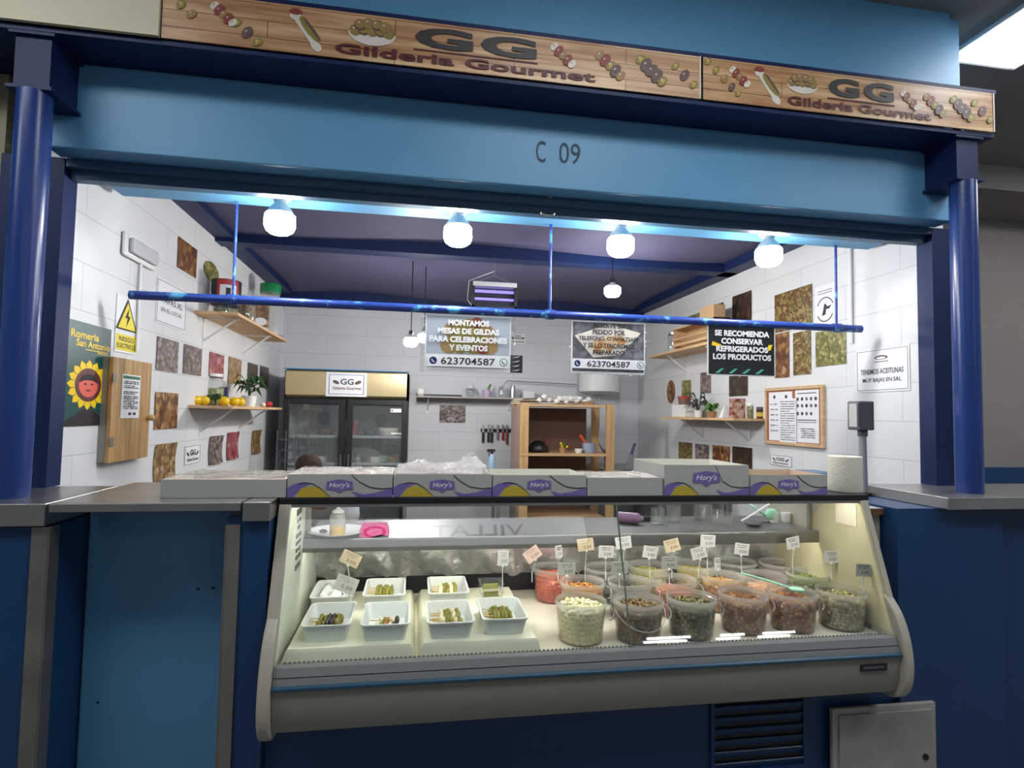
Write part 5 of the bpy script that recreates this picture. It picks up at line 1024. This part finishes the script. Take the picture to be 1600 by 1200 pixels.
gr = thing('green_bunch', 'bunch of green leaves lying between the yellow fruit', 'leaves', (P(335, 628, y=4.16).x, 4.18, jz)); leafy(gr, 16, .07, .07, LEAF, 3, .03, .022)
plant('dark leaved plant in a white pot on the lower left shelf', (P(389, 630, y=4.62).x, 4.62, jz), .055, .08, WHITE, 26, .15, .20, LEAF, 4, .04)
tag(MB().ell((0, 0, 0), .03, .05, .024, n=12, h=8).build('gourd', RED, loc=(P(420, 628, y=4.98).x, 4.98, jz+.024), smooth='full'), 'small dark red gourd near the fridge end of the lower left shelf', 'vegetable')
tag(MB().ell((0, 0, 0), .022, .03, .018, n=12, h=8).build('garlic', mat('garlic skin', srgb(226, 206, 190), .6), loc=(P(411, 632, y=4.86).x, 4.86, jz+.018), smooth='full'), 'pale garlic head beside the red gourd', 'vegetable')
# upper right shelf
y_ = 5.05; a = P(1047, 550, y=5.45); KR = mat('kraft box', srgb(196, 160, 120), .7, noise=.06)
def openbox(nm, lb, loc, rz, W, D, H, mt, slats=True):
    t = thing(nm, lb, 'box', loc, rz); MB().bx(-W, W, D-.01, D, 0, H).bx(-W, -W+.01, 0, D, 0, H).bx(W-.01, W, 0, D, 0, H).bx(-W, W, 0, D, 0, .01).bx(-W, W, 0, D, H-.01, H).build('shell', mt, t)
    if slats: MB().bx(-W+.01, W-.01, 0, .008, .03, .055).bx(-W+.01, W-.01, 0, .008, H*.45, H*.45+.012).build('slat', PINEXX, t)
    return t
openbox('wooden_crate', 'open pale wooden crate lying on the upper right shelf', (RX-.24, 4.54, ZRU), -math.pi/2, .36, .14, .19, KR)
tag(MB().bx(-.11, .11, -.10, .0, 0, .11).build('carton_box', KR, loc=(RX-.12, 4.33, ZRU+.1905), rotz=-math.pi/2, bevel=.003), 'plain kraft carton standing on the wooden crate', 'box')
cyl('glass_canister', 'glass canister at the far end of the upper right shelf', 'jar', (RX-.12, 5.15, ZRU), [(.05, 0), (.055, .01), (.055, .17), (.05, .18)], JAR, (('contents', [(.045, .006), (.045, .05)], WHITE), ('lid', [(.05, .18), (.05, .2)], STEEL)))
# lower right shelf
rz_ = ZRL+.0045
wb = tag(MB().bx(-.13, .13, -.16, 0, 0, .11).build('white_box', WHITE, loc=(RX-.05, 4.86, rz_), rotz=-math.pi/2, bevel=.006), 'white box at the far end of the lower right shelf', 'box')
cyl('red_lidded_tub', 'brown tub with a red lid standing on the white box', 'tub', (RX-.13, 4.90, rz_+.1105), [(.05, 0), (.055, .055)], BROWNP, (('lid', [(.058, .055), (.058, .075)], RED),))
plant('dark drooping plant in a small white pot on the lower right shelf', (P(1091, 645, y=4.60).x, 4.60, rz_), .035, .06, WHITE, 24, .13, .20, mat('grey green leaf', srgb(74, 86, 74), .5, noise=.3), 8, .032)
plant('bright green plant in a clay pot on the lower right shelf', (P(1112, 645, y=4.42).x, 4.42, rz_), .04, .05, TERRA, 24, .08, .10, LEAF2, 9, .04)
tag(MB().m(PAPER).add([(-.04, -.03, 0), (.04, -.03, 0), (0, 0, .11), (-.04, .03, 0), (.04, .03, 0), (.0, .002, .11)], [(0,1,2),(3,5,4),(0,2,5,3),(1,4,5,2),(0,3,4,1)]).build('folded_card', None, loc=(P(1133, 645, y=4.28).x, 4.28, rz_)), 'small white folded card between the green plant and the bean pack', 'card')
bpk = thing('bean_pack', 'red and white patterned pack on the lower right shelf', 'box', (P(1160, 645, y=4.14).x, 4.14, rz_)); MB().bx(-.080, .080, 0, .05, 0, .15).build('carton', food_mat('bean pattern print', [srgb(110, 30, 36), srgb(150, 40, 44), srgb(220, 190, 170), srgb(236, 226, 214)], 40), bpk)
cyl('yellow_jar', 'jar of yellow pickles with a white lid before the bean pack', 'jar', (P(1174, 650, y=4.06).x, 4.06, rz_), [(.03, 0), (.034, .006), (.034, .085), (.03, .095)], JAR, (('contents', [(.029, .004), (.031, .085)], food_mat('yellow pickles', OLV, 70)), ('lid', [(.034, .095), (.034, .118)], WHITE)))
cyl('small_jar', 'small brown jar with a yellow label at the near end of the lower right shelf', 'jar', (P(1190, 650, y=3.94).x, 3.94, rz_), [(.034, 0), (.036, .005), (.036, .07)], mat('brown jar glass', srgb(80, 56, 36), .2), (('label', [(.0365, .015), (.0365, .045)], YELLOWP), ('lid', [(.037, .07), (.037, .085)], DGREY)))
# ============================================================ FRIDGE
fa = P(443, 600, y=5.65).x; fb_ = P(639, 600, y=5.65).x; ft = P(540, 579, y=5.65).z; fr = thing('glass_fridge', 'double door glass fridge with a champagne header and GG logo', 'fridge', ((fa+fb_)/2, 5.65, 0)); W = (fb_-fa)/2
hz = P(540, 623, y=5.65).z
MB().m(BLACK).bx(-W, -W+.03, .05, .66, 0, ft-.01).bx(W-.03, W, .05, .66, 0, ft-.01).bx(-W, W, .05, .66, hz-.02, ft-.01).bx(-W, W, .05, .66, 0, .12).m(mat('fridge liner', srgb(176, 184, 186), .5)).bx(-W+.03, W-.03, .62, .66, .12, hz-.02).bx(-W+.03, -W+.035, .08, .62, .12, hz-.02).bx(W-.035, W-.03, .08, .62, .12, hz-.02).build('cabinet', None, fr)
hd = MB().yz([(.03, hz+.005), (-.01, hz+.03), (-.018, (hz+ft)/2), (-.01, ft-.02), (.03, ft), (.06, ft), (.06, hz)], -W+.02, W-.02).build('header', CHAMP, fr, smooth=True)
MB().bx(-W, W, -.012, .06, ft, ft+.008).build('header_edge', BLUETAPE, fr)
stk_ = MB().m(PAPER).bx(-.19, .18, -.021, -.0185, hz+.02, ft-.02).m(CHAR); 
zc = (hz+ft)/2; stk_.m(PURPLE).bx(-.165, .155, -.0225, -.021, hz+.04, ft-.04).m(PAPER).bx(-.158, .148, -.0235, -.0225, hz+.045, ft-.045).m(CHAR); mtext(stk_, 'GG', 0, zc+.025, .12, .055, -.025, .02); stk_.m(WRINK); mtext(stk_, 'Gilderia Gourmet', 0, zc-.035, .26, .028, -.025, .02)
for s1 in (-1, 1): stk_.m(PLUMP).disc(s1*.1-.0, zc+.02, .032, .016, -.0245, -.022, 12, rot=.4*s1)
stk_.build('logo_sticker', None, hd, recalc=False)
for s1, nm in ((-1, 'left'), (1, 'right')):
    x0, x1 = (-W+.005, -.012) if s1 < 0 else (.008, W-.005); f_ = .05
    d_ = MB().bx(x0, x0+f_, 0, .045, .12, hz-.005).bx(x1-f_, x1, 0, .045, .12, hz-.005).bx(x0+f_, x1-f_, 0, .045, hz-.055, hz-.005).bx(x0+f_, x1-f_, 0, .045, .12, .19).build('door', BLACK, fr, bevel=.004)
    MB().bx(x0+f_, x1-f_, .018, .024, .19, hz-.055).build('pane', GLASSF, d_)
    MB().tube([((x1-.025 if s1 < 0 else x0+.025), -.03, .8), ((x1-.025 if s1 < 0 else x0+.025), -.03, 1.15)], .009, 8).build('handle', DGREY, d_, smooth=True)
    if s1 > 0: MB().m(WHITE).bx(x1-.16, x1-.06, -.003, 0, hz-.12, hz-.085).m(INK).disc(x1-.145, hz-.103, .008, .008, -.004, -.003).build('energy_label', None, d_)
    MB().lathe([(.06, 0), (.065, .012), (.03, .016)], n=20).build('fan', BLACK, fr).matrix_local = Matrix.Translation(((x0+x1)/2, .60, hz-.20)) @ Matrix.Rotation(R(90), 4, 'X')
shz = [P(540, v, y=5.80).z for v in (682, 724)]
for z in shz+[1.0, .75, .5]: MB().bx(-W+.035, W-.035, .10, .6, z-.006, z+.006).bx(-W+.035, W-.035, .09, .102, z-.012, z+.014).build('shelf_rack', mat('rack', (.5, .52, .53, 1), .4, .3) if z == shz[0] else bpy.data.materials['rack'], fr)
fx = (fa+fb_)/2
def fitem(dx, z, r, h, mt, lb, k='tub', y=5.85): tag(MB().lathe([(r*.8, 0), (r, h*.8), (r*.95, h)], n=18).build('food_container', mt, loc=(fx+dx, y, z), smooth=True), lb, k)
fitem(-.22, shz[0]+.0145, .09, .06, BROWNP, 'brown dish on the top shelf behind the left fridge door'); fitem(.38, shz[0]+.0145, .10, .07, WHITEP, 'pale bowl of food on the top shelf behind the right fridge door'); fitem(.2, shz[0]+.0145, .06, .05, DGREY, 'dark dish left of the pale bowl in the fridge'); fitem(.06, shz[0]+.0145, .035, .14, mat('red carton', srgb(150, 60, 50), .5), 'slim red carton in the fridge beside the centre post', 'carton')
fitem(-.10, shz[1]+.0145, .05, .06, DGREY, 'round dark pot on the second shelf of the left fridge side'); fitem(.10, shz[1]+.0145, .04, .07, DGREY, 'dark pot on the second shelf, first behind the right door'); fitem(.22, shz[1]+.0145, .05, .05, STEEL, 'metal bowl on the second shelf behind the right door'); fitem(.34, shz[1]+.0145, .05, .06, mat('pale green pot', srgb(150, 170, 160), .5), 'pale green pot on the second shelf of the fridge'); fitem(.47, shz[1]+.0145, .055, .07, BROWNP, 'brown pot at the right end of the second fridge shelf')
for i in range(6): fitem(-.42+.17*i, 1.0145, .06, .10, [STEEL, WHITEP, BALLP][i % 3], ['first', 'second', 'third', 'fourth', 'fifth', 'sixth'][i]+' tub from the left on the low fridge shelf seen through the case glass')
# wire rack left of the fridge
wr = thing('wire_rack', 'dark wire basket rack at the left corner by the fridge', 'rack', (P(447, 730, y=5.3).x+.03, 5.3, 1.12))
for z in (0, .09, .18):
    for y in (-.1, .1): MB().tube([(-.09, y, z), (.16, y, z)], .004, 6).build('wire', DGREY, wr)
for x in (-.09, -.02, .06, .16): MB().tube([(x, -.1, -1.12), (x, -.1, .26)], .005, 6).build('upright', DGREY, wr)
# ============================================================ BACK WALL
bs = thing('back_shelf', 'narrow grey shelf on the back wall right of the fridge', 'shelf', ((P(651, 618, y=6.1).x+P(822, 620, y=6.1).x)/2, BY, P(651, 618, y=6.1).z)); W = (P(822, 620, y=6.1).x-P(651, 618, y=6.1).x)/2; bz = bs.location.z
MB().bx(-W, W, -.23, 0, -.018, 0).build('board', mat('grey board', srgb(170, 164, 158), .6), bs)
for x in (-W+.12, W-.15): MB().bx(x-.01, x+.01, -.005, 0, -.18, -.018).tube([(x, -.18, -.02), (x, -.005, -.15)], .006, 6).build('bracket', WHITE, bs)
X = lambda u, y=6.2: P(u, 610, y=y).x
t = thing('wire_whisk', 'round grey fan shaped utensil at the left end of the back shelf', 'utensil', (X(658), 6.2, bz)); MB().lathe([(.05, 0), (.05, .02)], n=20).build('disc', STEELD, t).matrix_local = Matrix.Translation((0, 0, .05)) @ Matrix.Rotation(R(90), 4, 'X'); MB().lathe([(.03, 0), (.03, .024)], n=16).build('hub', WHITE, t).matrix_local = Matrix.Translation((0, 0, .05)) @ Matrix.Rotation(R(90), 4, 'X')
tag(MB().bx(-.20, .20, -.06, .06, 0, .018).build('black_tray', BLACK, loc=(X(692), 6.2, bz), bevel=.004), 'flat black tray on the left half of the back shelf', 'tray')
t = thing('glass_bonbonniere', 'clear glass jar with a knob lid on the back shelf', 'jar', (X(735), 6.2, bz)); MB().lathe([(.035, 0), (.05, .02), (.055, .06), (.045, .09)], n=20).build('body', JAR, t, smooth=True); MB().lathe([(.05, .09), (.03, .12), (.01, .125), (.014, .15)], n=20).build('lid', WHITE, t, smooth=True)
t = thing('lilac_cup', 'lilac cup with a green brush in it on the back shelf', 'cup', (X(760), 6.2, bz)); MB().lathe([(.04, 0), (.048, .08), (.045, .08)], n=20).build('cup', mat('lilac plastic', srgb(206, 180, 210), .4), t, smooth=True); MB().tube([(0, 0, .05), (.045, 0, .14)], .012, 8).build('brush', LEAF2, t)
for u, r, h_, lb, mt in ((784, .038, .12, 'clear cylinder glass on the back shelf', JAR), (801, .032, .13, 'metal shaker standing right of the cylinder glass', STEEL)): tag(MB().lathe([(r, 0), (r, h_*.75), (r*.8, h_)], n=20).build('tumbler', mt, loc=(X(u), 6.2, bz), smooth=True), lb, 'glass')
tag(MB().bx(-.06, .06, -.05, .05, 0, .075).build('small_box', WHITE, loc=(X(828, 6.22)-.02, 6.22, bz), bevel=.003), 'small white box at the right end of the back shelf', 'box')
# knife rack
ka, kb = P(751, 670, y=BY), P(798, 675, y=BY); kr = thing('knife_rack', 'black magnetic strip holding knives on the back wall', 'knife rack', ((ka.x+kb.x)/2, BY, (ka.z+kb.z)/2)); W = (kb.x-ka.x)/2
MB().bx(-W, W, -.02, 0, -.018, .018).build('strip', BLACK, kr)
for i, (fx_, L, c_) in enumerate(((-.85, .15, BLACK), (-.5, .14, BLACK), (-.28, .15, BLACK), (.1, .10, STEELD), (.45, .11, RED), (.72, .17, REDP))):
    k_ = thing('knife', ['leftmost black handled knife on the magnetic strip', 'second black handled knife on the magnetic strip', 'third black handled knife on the magnetic strip', 'small steel knife in the middle of the magnetic strip', 'short red handled knife on the magnetic strip', 'long red brown handled knife, rightmost on the magnetic strip'][i], 'knife', (kr.location.x+fx_*W, BY-.024, kr.location.z), group=None)
    MB().add([(-.012, -.001, -.02), (.012, -.001, -.02), (.010, -.001, .05), (-.006, -.001, .075), (-.012, .001, -.02), (.012, .001, -.02), (.010, .001, .05), (-.006, .001, .075)], [(0,1,2,3),(4,7,6,5),(0,4,5,1),(1,5,6,2),(2,6,7,3),(3,7,4,0)]).build('blade', STEEL, k_); MB().bx(-.012, .012, -.008, .003, -.02-L*.75, -.02).build('handle', c_, k_, bevel=.003)
# water heater
hx = P(941, 600, y=6.0).x; wh = thing('water_heater', 'white cylindrical water heater on the back wall behind the second hanging sign', 'water heater', (hx, 6.325-(P(971, 600, y=6.05).x-P(910, 600, y=6.05).x)/2, P(941, 614, y=5.9).z)); rr_ = (P(971, 600, y=6.08).x-P(910, 600, y=6.08).x)/2
MB().lathe([(rr_*.8, -.0), (rr_, .02), (rr_, .62), (rr_*.8, .66)], n=36).build('tank', WHITE, wh, smooth=True); MB().bx(-.04, .04, rr_*.9, rr_-.0+.0, .1, .5).build('wall_bracket', GREYP, wh)
MB().tube([(0, 0, 0), (0, 0, -.35), (-.03, -.02, -.5), (.05, 0, -.62)], .010, 8).build('hose', GREYP, wh, smooth=True)
MB().tube([(-rr_-.0, .12, .10), (-1.0, .12, .12), (-1.08, .12, .0)], .005, 6).build('pipe', STEELD, wh, smooth=True)
# shelving unit
yF, yK = 5.30, 5.80; ua = P(813, 680, y=yF).x; ub = P(960, 680, y=yF).x; uz = P(880, 632, y=yF).z
us = thing('shelving_unit', 'tall pine shelving unit with a brown back against the back wall', 'shelving unit', ((ua+ub)/2, yF, 0)); W = (ub-ua)/2; pw = P(828, 680, y=yF).x-ua
for x0 in (-W, W-pw*.85):
    for y in (0, yK-yF-.03): MB().bx(x0, x0+pw*.85, y, y+.03, 0, uz+.01).build('post', PINE, us)
zs = [uz, P(880, 709, y=yF).z, 1.0, .6, .2]
for z in zs: MB().bx(-W+.002, W-pw*.85 if z != uz else W-pw, -.004, yK-yF, z-.022, z).build('shelf', PINEXX, us)
MB().bx(-W+.02, W-pw*1.4, yK-yF, yK-yF+.008, .2, uz-.03).build('back_panel', BROWNP, us); MB().bx(-W-.004, -W, .02, yK-yF, .1, uz-.02).build('side_panel', mat('light hardboard', srgb(176, 150, 132), .6), us)
for zz_ in range(6):
    z = uz-.05-.13*zz_; MB().disc(-W+pw*.25, z, .003, .003, -.001, 0, 8).disc(-W+pw*.65, z, .003, .003, -.001, 0, 8).build('peg_holes', BLACK, us)
# on the unit
uc = (ua+ub)/2
t = thing('cotton_branch', 'dried cotton branches with white bolls lying on top of the shelving unit', 'branch', (uc-.1, yF+.15, uz+.012))
MB().tube([(-.33, 0, .01), (0, .02, .02), (.40, 0, .01)], .006, 6).tube([(-.30, .03, .03), (-.05, 0, .05)], .005, 6).build('stem', mat('dark twig', srgb(70, 50, 40), .8), t)
for k, (x, z) in enumerate(((-.10, .06), (-.05, .035), (-.14, .03), (.02, .02), (.06, .045), (.12, .02), (.16, .05), (.22, .03), (.26, .05), (.30, .02), (.34, .045))): MB().ell((x, -.02+.02*(k % 3), z), .03, .028, .024, n=10, h=7).build('cotton_boll', mat('cotton', (.85, .84, .82, 1), .9) if k == 0 else bpy.data.materials['cotton'], t, smooth='full')
cf = MB()
for k in range(3): cf.bx(-.14+.01*k, .14-.02*k, -.05, .05, .018*k, .018*k+.014)
tag(cf.build('striped_cloths', mat('beige cloth', srgb(206, 192, 172), .9), loc=(ua+.10, yF+.30, uz+.0), bevel=.005), 'folded beige cloths at the left end of the unit top', 'cloth')
tag(MB().bx(-.12, .12, -.10, .10, 0, .09).build('white_container', WHITE, loc=(ub-.38, yF+.35, uz), bevel=.01), 'white container on top of the unit under the water heater', 'container')
tag(MB().bx(-.05, .05, -.04, .04, 0, .035).build('brown_block', TERRA, loc=(ub-.235, yF+.1, uz), bevel=.004), 'small brown block at the right of the unit top', 'box')
z7 = zs[1]
bgm = MB().rings([[(a*.11*s, b*.09*s, z) for a, b in [(math.cos(2*math.pi*k/16), math.sin(2*math.pi*k/16)) for k in range(16)]] for z, s in ((0, 1), (.04, 1.05), (.08, .7), (.11, .3))])
tag(bgm.build('black_bag', BLACK, loc=(ua+.21, yF+.2, z7), smooth='full'), 'crumpled black bag on the middle shelf of the pine unit', 'bag')
t = thing('corkscrew', 'dark red handled pliers standing on the pine unit shelf', 'tool', (P(855, 700, y=yF+.15).x, yF+.15, z7)); MB().tube([(0, 0, 0), (-.03, 0, .13)], .01, 8).build('left_arm', mat('maroon grip', srgb(96, 30, 44), .4), t, smooth=True); MB().tube([(0, 0, 0), (.04, 0, .13)], .01, 8).build('right_arm', bpy.data.materials['maroon grip'], t, smooth=True)
plant('little pot with yellow balls on the pine unit shelf', (P(879, 700, y=yF+.12).x, yF+.12, z7), .035, .05, TERRA, 14, .06, .08, LEAF2, 12, .025)
for i, (dx, dz) in enumerate(((-.02, .10), (-.01, .075), (.04, .07))): tag(MB().ell((0, 0, 0), .013, .013, .013, n=10, h=8).build('yellow_ball', LEMON, loc=(P(879, 700, y=yF+.1).x+dx, yF+.085, z7+dz-.01), smooth='full'), 'yellow decorative ball on the little pot, '+['highest', 'middle', 'right'][i]+' one', 'ornament')
tag(MB().lathe([(.03, 0), (.04, .04), (.038, .04), (.028, .004)], n=18, cap1=False).build('white_bowl', WHITE, loc=(P(904, 700, y=yF+.12).x, yF+.12, z7), smooth=True), 'small white bowl between the little pot and the saucepan', 'bowl')
t = thing('blue_saucepan', 'pale blue saucepan with an orange handled tool in it', 'pan', (P(920, 700, y=yF+.15).x, yF+.15, z7)); MB().lathe([(.055, 0), (.065, .02), (.063, .095), (.06, .095)], n=24).build('pot', mat('blue enamel', srgb(150, 166, 190), .3), t, smooth=True); MB().tube([(-.02, 0, .08), (-.09, 0, .17)], .012, 8).build('orange_handle', mat('orange plastic', srgb(226, 96, 50), .4), t, smooth=True)
# spray bottle and broom tools
t = thing('spray_bottle', 'spray bottle with a black trigger below the knives', 'bottle', (P(768, 735, y=5.4).x, 5.4, 1.02)); MB().lathe([(.035, 0), (.035, .12), (.012, .16)], n=16).build('body', mat('blue tinted', srgb(150, 180, 200), .3), t, smooth=True); MB().lathe([(.012, .155), (.014, .18)], n=10).bx(-.045, .03, -.012, .012, .18, .205).bx(-.03, -.022, -.006, .006, .14, .18).build('trigger_head', BLACK, t)
t = thing('dustpan', 'grey dustpan and a navy handled brush leaning at the right back corner', 'dustpan', (P(985, 740, y=5.6).x, 5.6, 1.02)); MB().add([(-.07, 0, 0), (.05, 0, 0), (.045, .03, .16), (.0, .03, .16), (-.07, .01, 0), (.05, .01, 0), (.045, .04, .16), (.0, .04, .16)], [(0,1,2,3),(4,7,6,5),(0,4,5,1),(1,5,6,2),(2,6,7,3),(3,7,4,0)]).build('pan', GREYP, t); MB().tube([(.02, .03, .15), (.06, .04, .26)], .014, 8).build('handle', NAVYB, t, smooth=True)
tag(MB().tube([(0, 0, 0), (.02, 0, .12), (.0, 0, .26)], .012, 8).build('red_hose', mat('maroon hose', srgb(110, 60, 66), .5), loc=(ub+.05, 5.75, .95), smooth=True), 'short maroon hose curving beside the right post of the unit', 'hose')
# inner worktable
wt = thing('work_table', 'steel worktable along the back wall behind the cartons', 'table', (.9, 5.62, 0)); 
MB().bx(-1.0, -.1, -.32, .05, .97, 1.01).build('top', STEEL, wt)
wt2 = thing('work_table', 'steel worktable in the right back corner', 'table', (2.15, 5.2, 0)); MB().bx(-.28, .34, -.9, 1.1, .98, 1.019).build('top', STEEL, wt2)
for o_, xs, ys_ in ((wt, (-.98, -.14), (-.30, .02)), (wt2, (-.26, .30), (-.88, 1.06))):
    for x in xs:
        for y in ys_: MB().bx(x, x+.03, y, y+.03, 0, .975).build('leg', STEELD, o_)
# scale / blue bundle at right behind carton
t = thing('counter_scale', 'dark grey machine with a blue top behind the rightmost carton', 'machine', (P(1268, 730, y=2.9).x, 2.9, 1.05)); MB().yz([(-.1, 0), (-.12, .12), (.0, .19), (.14, .19), (.14, 0)], -.10, .11).build('body', DGREY, t, bevel=.008); MB().bx(-.09, .12, -.02, .14, .19, .215).build('blue_cover', mat('slate blue plastic', srgb(96, 130, 160), .4), t, bevel=.008)
MB().bx(-.08, .08, -.08, .12, -1.05, 0).build('pedestal', STEELD, t)
# ============================================================ INSECT KILLER
ka, kb = P(737, 441, y=4.2), P(806, 485, y=4.2); ik = thing('insect_killer', 'black hanging insect killer with two violet tubes', 'insect killer', ((ka.x+kb.x)/2, 4.2, kb.z)); W = (kb.x-ka.x)/2; H = ka.z-kb.z
MB().bx(-W, -W+.02, -.05, .05, 0, H).bx(W-.02, W, -.05, .05, 0, H).bx(-W, W, -.05, .05, 0, .018).bx(-W, W, .03, .05, 0, H).build('frame', BLACK, ik)
MB().bx(-W+.004, W-.004, -.055, .055, H-.035, H).build('top_cover', WHITE, ik, bevel=.006)
for z in (H*.38, H*.68): MB().tube([(-W+.02, 0, z), (W-.02, 0, z)], .010, 10).build('tube', VIOLET, ik, smooth=True)
g_ = MB()
for k in range(9): g_.tube([(-W+.02, -.045, .025+k*(H-.06)/8), (W-.02, -.045, .025+k*(H-.06)/8)], .0015, 5)
g_.build('wire_guard', DGREY, ik)
MB().tube([(-W+.03, 0, H), (0, .0, H+.06), (0, .0, 2.76-kb.z)], .002, 5).tube([(W-.03, 0, H), (0, 0, H+.06)], .002, 5).build('hanging_wire', GREYP, ik)
MB().tube([(-W+.0, -.02, H*.1), (-W-.03, -.02, H*.3), (-W-.02, 0, H+.01), (0, 0, H+.09)], .003, 6).build('power_cord', WHITE, ik, smooth=True)
# ============================================================ PERSON
pr_ = thing('person', 'person with brown hair in a grey shirt bending low before the fridge', 'person', (P(487, 720, y=4.15).x, 4.15, 0))
def skin_body(parent, verts, edges, radii, mt, name, sub=2):
    me = bpy.data.meshes.new(name); me.from_pydata(verts, edges, []); o = bpy.data.objects.new(name, me); C.objects.link(o); o.parent = parent; me.materials.append(mt)
    sk = o.modifiers.new('skin', 'SKIN'); 
    if not me.skin_vertices: me.attributes; 
    return o, sk
import bmesh
def skinned(parent, chain, mt, name):
    """chain: list of (id, pos, radius, parent id)"""
    bm = bmesh.new(); lay = bm.verts.layers.skin.verify(); d_ = {}
    for i, (k, p, r, par) in enumerate(chain):
        v = bm.verts.new(p); v[lay].radius = (r, r) if not isinstance(r, tuple) else r; v[lay].use_root = (i == 0); d_[k] = v
        if par: bm.edges.new((d_[par], v))
    me = bpy.data.meshes.new(name); bm.to_mesh(me); bm.free(); me.materials.append(mt); o = bpy.data.objects.new(name, me); C.objects.link(o); o.parent = parent
    s_ = o.modifiers.new('skin', 'SKIN'); s_.use_smooth_shade = True; u_ = o.modifiers.new('subdivision', 'SUBSURF'); u_.levels = 2; u_.render_levels = 2; return o
ch = [('pel', (.12, .22, .78), (.16, .12), None), ('sp1', (.09, .10, .92), (.15, .11), 'pel'), ('sp2', (.05, -.02, 1.02), (.17, .12), 'sp1'), ('nk', (.02, -.08, 1.09), .06, 'sp2'), ('hd1', (.0, -.11, 1.13), .075, 'nk'), ('hd2', (0, -.12, 1.19), .085, 'hd1'), ('hd3', (0, -.11, 1.235), .05, 'hd2')]
for s1, t_ in ((-1, 'l'), (1, 'r')):
    ch += [('sh'+t_, (.04+s1*.20, -.03, 1.01), .065, 'sp2'), ('el'+t_, (.04+s1*.25, -.12, .78), .046, 'sh'+t_), ('wr'+t_, (.02+s1*.12, -.24, .62), .028, 'el'+t_), ('pm'+t_, (.02+s1*.09, -.28, .56), .032, 'wr'+t_)]
    for k in range(4): ch += [('f%d%s' % (k, t_), (.02+s1*.09+(k-1.5)*.02, -.30, .52), .0095, 'pm'+t_), ('g%d%s' % (k, t_), (.02+s1*.09+(k-1.5)*.021, -.295, .49-.005*(k in (1, 2))), .008, 'f%d%s' % (k, t_))]
    ch += [('t1'+t_, (.02+s1*.09-s1*.035, -.27, .54), .010, 'pm'+t_), ('hp'+t_, (.12+s1*.09, .20, .70), .095, 'pel'), ('kn'+t_, (.10+s1*.13, -.02, .42), .06, 'hp'+t_), ('an'+t_, (.10+s1*.12, .12, .09), .04, 'kn'+t_), ('ft'+t_, (.10+s1*.13, -.06, .035), .035, 'an'+t_)]
skinned(pr_, ch, SKIN, 'body')
skinned(pr_, [('a', (.12, .22, .80), (.175, .14), None), ('b', (.09, .10, .92), (.17, .13), 'a'), ('c', (.05, -.02, 1.02), (.19, .135), 'b'), ('d', (.02, -.07, 1.075), .08, 'c')]+[(q+t_, *r) for s1, t_ in ((-1, 'l'), (1, 'r')) for q, r in (('s', ((.04+s1*.20, -.03, 1.01), .08, 'c')), ('e', ((.04+s1*.25, -.11, .80), .062, 's'+t_)))], SHIRT, 'shirt')
skinned(pr_, [('a', (.12, .22, .76), (.17, .135), None)]+[(q+t_, *r) for s1, t_ in ((-1, 'l'), (1, 'r')) for q, r in (('h', ((.12+s1*.09, .20, .69), .108, 'a')), ('k', ((.10+s1*.13, -.02, .42), .075, 'h'+t_)), ('n', ((.10+s1*.12, .12, .12), .055, 'k'+t_)))], TROUS, 'trousers')
for s1 in (-1, 1): MB().ell((.10+s1*.13, 0, .045), .05, .13, .045, n=14, h=8).build('shoe', BLACK, pr_, smooth='full')
MB().ell((0, -.105, 1.185), .086, .098, .085, n=20, h=14).build('hair', HAIR, pr_, smooth='full')
hf = MB().ell((0, -.205, 1.155), .013, .016, .02, n=10, h=8); hf.build('nose', SKIN, pr_, smooth='full')
for s1 in (-1, 1): MB().ell((s1*.03, -.19, 1.175), .011, .008, .007, n=10, h=8).build('eye', WHITE, pr_, smooth='full'); MB().ell((s1*.083, -.10, 1.15), .01, .02, .03, n=10, h=8).build('ear', SKIN, pr_, smooth='full')
MB().ell((0, -.185, 1.115), .024, .008, .006, n=10, h=6).build('mouth', REDP, pr_, smooth='full')
pr_.rotation_euler.z = 0
